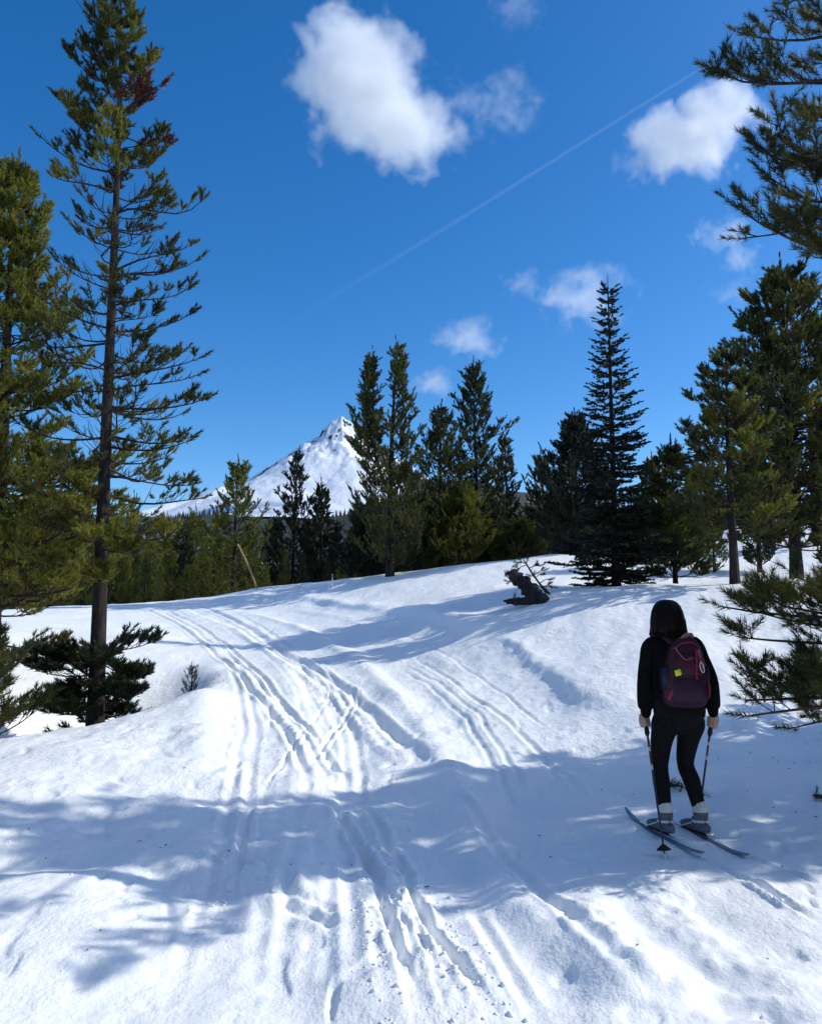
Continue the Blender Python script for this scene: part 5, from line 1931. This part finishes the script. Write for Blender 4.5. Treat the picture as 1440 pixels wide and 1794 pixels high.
def backpack():
    o = Vector(SK) + Vector((-.006, -.155, 1.16)) * SCL
    root = tag(empty('backpack', o), "maroon and purple backpack on the skier's back with a yellow patch", 'backpack')
    root.scale = (SCL * .89, SCL, SCL)

    def superring(z, rx, ry, yo, n=36, e=.55, xo=0.0):
        a = np.linspace(0, 2 * PI, n, endpoint=False)
        c, s_ = np.cos(a), np.sin(a)
        return np.stack([xo + np.sign(c) * np.abs(c) ** e * rx, yo + np.sign(s_) * np.abs(s_) ** e * ry, np.full(n, z)], -1)

    def ringmesh(name, rings, mat, parent):
        n = len(rings[0])
        v = np.concatenate(rings)
        i, j = np.meshgrid(np.arange(len(rings) - 1), np.arange(n), indexing='ij')
        q = np.stack([i * n + j, i * n + (j + 1) % n, (i + 1) * n + (j + 1) % n, (i + 1) * n + j], -1).reshape(-1, 4)
        caps = np.array([list(range(n))[::-1], [(len(rings) - 1) * n + x for x in range(n)]])
        return mobj(name, np_mesh(name, v, [q, caps], [mat], smooth=True), parent)
    ringmesh('main_bag', [superring(z, rx, ry, yo, xo=xo) for (z, rx, ry, yo, xo) in
                          [(-.252, .07, .05, 0, .0), (-.246, .125, .075, 0, 0), (-.225, .158, .088, -.004, 0), (-.17, .172, .096, -.008, 0), (-.06, .166, .098, -.010, .002), (.05, .150, .092, -.006, .008),
                           (.13, .130, .082, 0, .012), (.19, .108, .068, .008, .016), (.225, .078, .052, .016, .018), (.240, .04, .03, .022, .018)]], M['maroon'], root)
    ringmesh('bottom_pocket', [superring(z, rx, ry, -.055, xo=.004) for (z, rx, ry) in [(-.232, .09, .035), (-.222, .136, .056), (-.17, .148, .070), (-.08, .142, .070), (-.045, .130, .058), (-.036, .09, .04)]], M['purple'], root)
    ringmesh('front_pocket', [superring(z, rx, ry, -.068, xo=.0) for (z, rx, ry) in [(-.028, .08, .026), (-.018, .108, .036), (.04, .104, .042), (.10, .085, .036), (.125, .055, .024)]], M['maroon'], root)
    for sx, zc in ((-1, -.05), (1, -.03)):
        ringmesh('side_pocket', [superring(zc + z, rx, ry, -.01, xo=sx * .152) for (z, rx, ry) in [(-.085, .015, .03), (-.078, .030, .052), (0, .036, .060), (.07, .033, .055), (.082, .020, .035)]], M['navy'], root)
    mobj('red_panel', join([sp_tube([[-.150, -.078, -.19], [-.132, -.094, -.155], [-.110, -.098, -.115]], [(.020, .008), (.026, .010), (.016, .006)], 3, 10)], 'red_panel', [M['redweb']]), root)
    mobj('red_panel', join([sp_tube([[.166, -.055, -.18], [.170, -.062, -.12], [.166, -.055, -.06]], [(.010, .022), (.013, .026), (.010, .018)], 3, 10)], 'red_panel', [M['redweb']]), root)
    # seams and webbing
    mobj('lid_piping', join([sp_tube([[-.085, -.070, .165], [-.04, -.078, .198], [.03, -.072, .205], [.085, -.062, .185], [.118, -.072, .12], [.135, -.080, .05]], [.006] * 6, 4, 8)], 'lid_piping', [M['redweb']]), root)
    mobj('lid_piping', join([sp_tube([[-.085, -.070, .165], [-.055, -.098, .115], [-.015, -.108, .085], [.03, -.108, .10]], [.004] * 4, 4, 8)], 'lid_piping', [M['pinkweb']]), root)
    mobj('webbing', join([sp_tube([[.070, -.092, .16], [.066, -.112, .08], [.058, -.116, .0], [.060, -.118, -.05]], [(.009, .003)] * 4, 4, 8)], 'webbing', [M['redweb']]), root)
    mobj('webbing', join([sp_tube([[.095, -.080, .15], [.105, -.094, .08], [.115, -.100, .02]], [(.011, .003)] * 3, 4, 8)], 'webbing', [M['pinkweb']]), root)
    for zz in (.10, .05, .0):
        mobj('webbing', join([sp_tube([[.045, -.112, zz], [.085, -.110, zz - .012], [.125, -.088, zz - .006]], [(.004, .003)] * 3, 3, 8)], 'webbing', [M['redweb']]), root)
    mobj('haul_loop', join([sp_tube([[-.035, .0, .205], [.005, -.020, .245], [.055, -.016, .262], [.085, .004, .235]], [(.012, .006), (.016, .008), (.016, .008), (.012, .006)], 4, 10)], 'haul_loop', [M['pinkweb']]), root)
    for sx in (-1, 1):
        x0 = .085
        mobj('shoulder_strap', join([sp_tube([[.0 + sx * x0, .03, .20], [-.03 + sx * (x0 + .01), .085, .250], [-.034 + sx * (x0 + .015), .16, .252], [-.03 + sx * (x0 + .02), .245, .17], [-.02 + sx * (x0 + .045), .275, .05], [sx * .155, .22, -.08], [sx * .175, .10, -.16], [sx * .160, .02, -.18]],
                                            [(.028, .009)] * 5 + [(.014, .005)] * 3, 4, 10)], 'shoulder_strap', [M['maroon']]), root)
    # yellow patch, a small folded square
    pv = np.array([[-.112, -.108, .012], [-.070, -.117, .024], [-.062, -.118, -.008], [-.070, -.1165, -.020], [-.106, -.109, -.028], [-.112, -.108, .012]])[:5]
    n_ = np.array([.15, -.99, 0]) * .006
    v = np.concatenate([pv, pv + n_])
    q = np.array([[k, (k + 1) % 5, 5 + (k + 1) % 5, 5 + k] for k in range(5)])
    mobj('yellow_patch', np_mesh('yellow_patch', v, [q, np.array([[4, 3, 2, 1, 0], [5, 6, 7, 8, 9]])], [M['yellow']]), root)
    ring = [np.array([.098 + .014 * math.cos(t) + .010 * math.sin(t) * -1, -.128, .035 + .036 * math.sin(t) + .004 * math.cos(t)]) for t in np.linspace(0, 2 * PI, 21)]
    mobj('carabiner', join([sp_tube(ring, [.0034] * 21, 1, 8)], 'carabiner', [M['alloy']]), root)
    for x in (-.085, -.11):
        mobj('cord_lock', join([ball((x, -.085, .165), (.006, .005, .006), 8)], 'cord_lock', [M['pinkweb']]), root)


backpack()


# ------------------------------------------------------------------ stump, boughs, marker poles, litter
def stump():
    y = 16.4
    p0, p1, p2 = at(944, 1050, y), at(922, 1028, y), at(899, 1004, y - .15)
    b0, b1 = at(884, 1055, y - .25), at(948, 1050, y - .2)
    o = at(915, 1056, y)
    root = tag(empty('fallen_stump', o), 'dark broken stump leaning out of the snow bank left of the fir', 'stump')
    rng = np.random.default_rng(8)

    def rough(v, amt, sc=7):
        v = v.copy()
        v += (fbm(v[:, 0] * sc + v[:, 1] * 3, v[:, 2] * sc, 88, 3) * amt)[:, None] * np.array([1, .6, .6])
        return v
    f = lambda p: np.array(p - o)
    v, q, c = sp_tube([f(p0) + [0.05, 0, -.06], f(p0) * .6 + f(p1) * .4, f(p1), f(p1) * .4 + f(p2) * .6, f(p2)], [.20, .165, .14, .125, .085], 5, 22)
    mobj('leaning_trunk', np_mesh('leaning_trunk', rough(v, .10, 11), [q, c], [M['deadwood']], smooth=True), root)
    v, q, c = sp_tube([f(b0), f(b0) * .6 + f(b1) * .4, f(b0) * .25 + f(b1) * .75, f(b1)], [(.05, .05), (.075, .065), (.10, .10), (.13, .13)], 5, 18, ref=(0, 0, 1))
    mobj('root_flare', np_mesh('root_flare', rough(v, .09, 10), [q, c], [M['deadwood']], smooth=True), root)
    for k in range(6):
        a = f(p2) + np.array([.02 - .03 * k, -.05 + .02 * k, -.03])
        b = a + np.array([-.04 - .02 * rng.random(), 0, .07 + .06 * rng.random()])
        mobj('splinter', join([tube_solid([a, (a + b) / 2, b], [.022, .013, .003], 6)], 'splinter', [M['deadwood']]), root)
    for k in range(7):
        a = f(p1) * (.4 + .1 * k) + f(p0) * (.6 - .1 * k) + np.array([.05 + .02 * k, -.12, .06])
        b = a + np.array([.09 + .06 * rng.random(), -.03, -.12 - .1 * rng.random()])
        mobj('splinter', join([tube_solid([a, (a + b) / 2 + rng.normal(size=3) * .01, b], [.004, .009, .005], 6)], 'splinter', [M['bark_grey']]), root)
    # broken bough caught behind it
    r2 = tag(empty('broken_bough', o), 'broken pine bough with needle tufts arching over the dark stump', 'pine bough')
    pts = [f(at(962, 1040, y + .1)), f(at(948, 1026, y + .05)), f(at(932, 1004, y + .1)), f(at(922, 988, y + .05)), f(at(917, 981, y))]
    P = spline(pts, 5)
    v, q, c = tube_solid(list(P), list(np.linspace(.026, .010, len(P))), 8)
    bo = mobj('limb', np_mesh('limb', v, [q, c], [M['bark']], smooth=True), r2)
    sh, sd, sl, tw = [], [], [], []
    for (u0, v0, u1, v1) in [(922, 990, 902, 1002), (922, 988, 905, 985), (926, 996, 950, 990), (935, 1008, 958, 998), (945, 1022, 968, 1014), (922, 988, 925, 978), (950, 1028, 972, 1030),
                             (930, 1002, 940, 986), (955, 1034, 962, 1022), (940, 1015, 925, 1008), (905, 1020, 887, 1010), (903, 1025, 886, 1018), (938, 1012, 952, 1006), (948, 1026, 956, 1040),
                             (906, 1032, 899, 1050), (915, 985, 900, 992)]:
        a, b = f(at(u0, v0, y)), f(at(u1, v1, y + rng.normal() * .15))
        m_ = (a + b) / 2 + np.array([0, 0, .03])
        tw.append(np.stack([a, m_, b]))
        d = unit(b - a)
        sh.append(b - d * .10)
        sd.append(d)
        sl.append(.13)
        sh.append(m_)
        sd.append(unit(d + rng.normal(size=3) * .6))
        sl.append(.09)
    tv, tq = tubes(np.array(tw), np.array([[.010, .007, .004]] * len(tw)), 4)
    mobj('twigs', np_mesh('twigs', tv, tq, [M['twig']]), bo)
    tri = needles(np.array(sh), np.array(sd), np.array(sl), 30, .075, .011, rng, .95, .05)
    mobj('needles', np_mesh('needles', tri, tri_faces(len(tri) // 3), [M['n_dark']]), bo)


stump()


def fallen_twig(a, b, label, n=9, r=.006, nl=.05, lift=.03):
    pa, pb = ground_pt(*a, lift), ground_pt(*b, lift * .6)
    o = Vector((pa + pb) / 2)
    root = tag(empty('fallen_twig', o), label, 'twig')
    rng = np.random.default_rng(int(a[0]))
    P = spline([pa - np.array(o), np.array([0, .02, .015]), pb - np.array(o)], 5)
    v, q, c = tube_solid(list(P), list(np.linspace(r, r * .5, len(P))), 6)
    mobj('stem', np_mesh('stem', v, [q, c], [M['twig']], smooth=True), root)
    d = unit(pb - pa)
    t = rng.random(n)
    S = P[0] + (P[-1] - P[0]) * t[:, None]
    D = unit(d * .5 * np.where(rng.random(n) < .5, -1, 1)[:, None] + rng.normal(size=(n, 3)) * .5 + np.array([0, 0, .35]))
    S = np.concatenate([S, P[::3]])
    D = np.concatenate([D, np.repeat(d[None], len(P[::3]), 0)])
    tri = needles(S, D, np.full(len(S), .07), 34, nl, .0042, rng, .95, .1)
    mobj('needles', np_mesh('needles', tri, tri_faces(len(tri) // 3), [M['n_dark']]), root)


fallen_twig((1152, 1384), (1232, 1398), "dark pine twig lying on the snow behind the skier's boots", 12)
fallen_twig((1424, 1391), (1446, 1394), 'small dark twig on the snow at the right edge', 5)


def poles_on_crest():
    y = 28.3
    a, b = at(453, 1032, y), at(417, 954, y - .3)
    a.z = min(a.z, snow_z(a.x, a.y)) - .15
    o = Vector(a)
    r = tag(empty('marker_pole', o), 'tall bamboo marker pole leaning left at the snow crest', 'pole')
    P = spline([(0, 0, 0), ((b - a) * .5 + Vector((.04, 0, 0.03))), (b - a)], 6)
    v, q, c = tube_solid(list(P), list(np.linspace(.034, .026, len(P))), 10)
    mobj('cane', np_mesh('cane', v, [q, c], [M['wood']], smooth=True), r)
    for k in range(1, 6):
        p = P[int(len(P) * k / 6)]
        d = unit(P[int(len(P) * k / 6)] - P[int(len(P) * k / 6) - 1])
        mobj('node', join([tube_solid([p - d * .012, p, p + d * .012], [.033, .038, .033], 10)], 'node', [M['wood']]), r)
    y = 26.5
    a = at(583, 1019, y)
    g = snow_z(a.x, a.y)
    r = tag(empty('snow_stake', (a.x, a.y, g - .1)), 'tiny pale stake standing on the crest right of the leaning pole', 'stake')
    hgt = at(582, 1006, y).z - g + .1
    mobj('post', join([tube_solid([(0, 0, 0), (-.01, 0, hgt * .75)], [.022, .022], 8)], 'post', [M['white']]), r)
    mobj('cap', join([tube_solid([(-.01, 0, hgt * .74), (-.015, 0, hgt)], [.026, .024], 8)], 'cap', [M['wood']]), r)


poles_on_crest()


def hollow_sapling():
    p = ground_pt(336, 1212)
    r = tag(empty('buried_sapling', (p[0], p[1], p[2] - .12)), 'tip of a buried dark sapling poking out of the hollow left of the trail', 'sapling')
    T = make_pine(.55, .012, .1, W([(0, .14), (.5, .12), (1, .05)]), 6, 4, 333, e0=.5, up=.4, tw=3, side=1, shoot=.07, nl=.045, nwid=.007, nn=10, twig_r=.004)
    tree_merged('t', T, r, M['n_dark'], M['bark'])
    # bits of bark and needles shed on the snow
    rng = np.random.default_rng(44)
    V, F = [], []
    pts = []
    for k in range(150):
        pts.append((rng.normal() * .35 + p[0], rng.normal() * .5 + p[1] - .1))
    for k in range(45):
        pts.append((-3.5 + 7.5 * rng.random(), 3.2 + 7 * rng.random() ** 1.5))
    for k in range(40):
        pts.append((2.6 + 1.6 * rng.random(), 4.8 + 3.2 * rng.random()))
    pts = np.array(pts)
    z = base(pts[:, 0], pts[:, 1]) + features(pts[:, 0], pts[:, 1])
    for (x, y), zz in zip(pts, z):
        a = rng.random() * 6.28
        l, w = .006 + .016 * rng.random() ** 2, .002 + .003 * rng.random()
        d, n = np.array([math.cos(a), math.sin(a), .1]), np.array([-math.sin(a), math.cos(a), 0])
        c = np.array([x, y, zz + .006])
        i = len(V)
        V += [c - d * l - n * w, c - d * l + n * w, c + d * l + n * w, c + d * l - n * w, c + np.array([0, 0, .005])]
        F += [(i, i + 1, i + 4), (i + 1, i + 2, i + 4), (i + 2, i + 3, i + 4), (i + 3, i, i + 4)]
    me = np_mesh('needle_litter', np.array(V), np.array(F), [M['twig']])
    tag(mobj('needle_litter', me), 'dark flecks of bark and needles scattered on the snow', 'litter', kind='stuff')


hollow_sapling()


def snow_clods():
    """crumbs of crusted snow thrown up beside the ruts"""
    rng = np.random.default_rng(71)
    bm = bmesh.new()
    bmesh.ops.create_icosphere(bm, subdivisions=1, radius=1.0)
    bv = np.array([v.co[:] for v in bm.verts])
    bf = np.array([[v.index for v in f.verts] for f in bm.faces])
    bm.free()
    lines = [t for t in TRACKS if t[1] in ('rut', 'chunky', 'rutsoft')]
    pts = []
    for t in lines:
        P, w = t[0], t[2]
        n = 110 if t[1] != 'rutsoft' else 0
        for _ in range(n):
            i = rng.integers(0, len(P) - 1)
            q = P[i] + (P[i + 1] - P[i]) * rng.random()
            e = unit(P[i + 1] - P[i])
            o = rng.choice([-1, 1]) * (w * 1.3 + abs(rng.normal()) * .07)
            pts.append(q + np.array([e[1], -e[0]]) * o)
    for _ in range(30):
        pts.append(np.array([-3 + 6.5 * rng.random(), 3.0 + 6 * rng.random() ** 1.6]))
    pts = np.array(pts)
    z = base(pts[:, 0], pts[:, 1]) + features(pts[:, 0], pts[:, 1])
    V, F = [], []
    for k, (q, zz) in enumerate(zip(pts, z)):
        r = .004 + .010 * rng.random() ** 3
        v = bv * (1 + .45 * (rng.random((len(bv), 1)) - .5)) * np.array([1 + .6 * rng.random(), 1 + .4 * rng.random(), .75]) * r
        a = rng.random() * 6.28
        v = np.c_[v[:, 0] * math.cos(a) - v[:, 1] * math.sin(a), v[:, 0] * math.sin(a) + v[:, 1] * math.cos(a), v[:, 2]]
        F.append(bf + len(V) * len(bv))
        V.append(v + np.array([q[0], q[1], zz + r * .25]))
    me = np_mesh('snow_crumbs', np.concatenate(V), np.concatenate(F), [M['snow']])
    tag(mobj('snow_crumbs', me), 'crumbs of crusted snow scattered beside the ruts', 'snow', kind='stuff')


snow_clods()
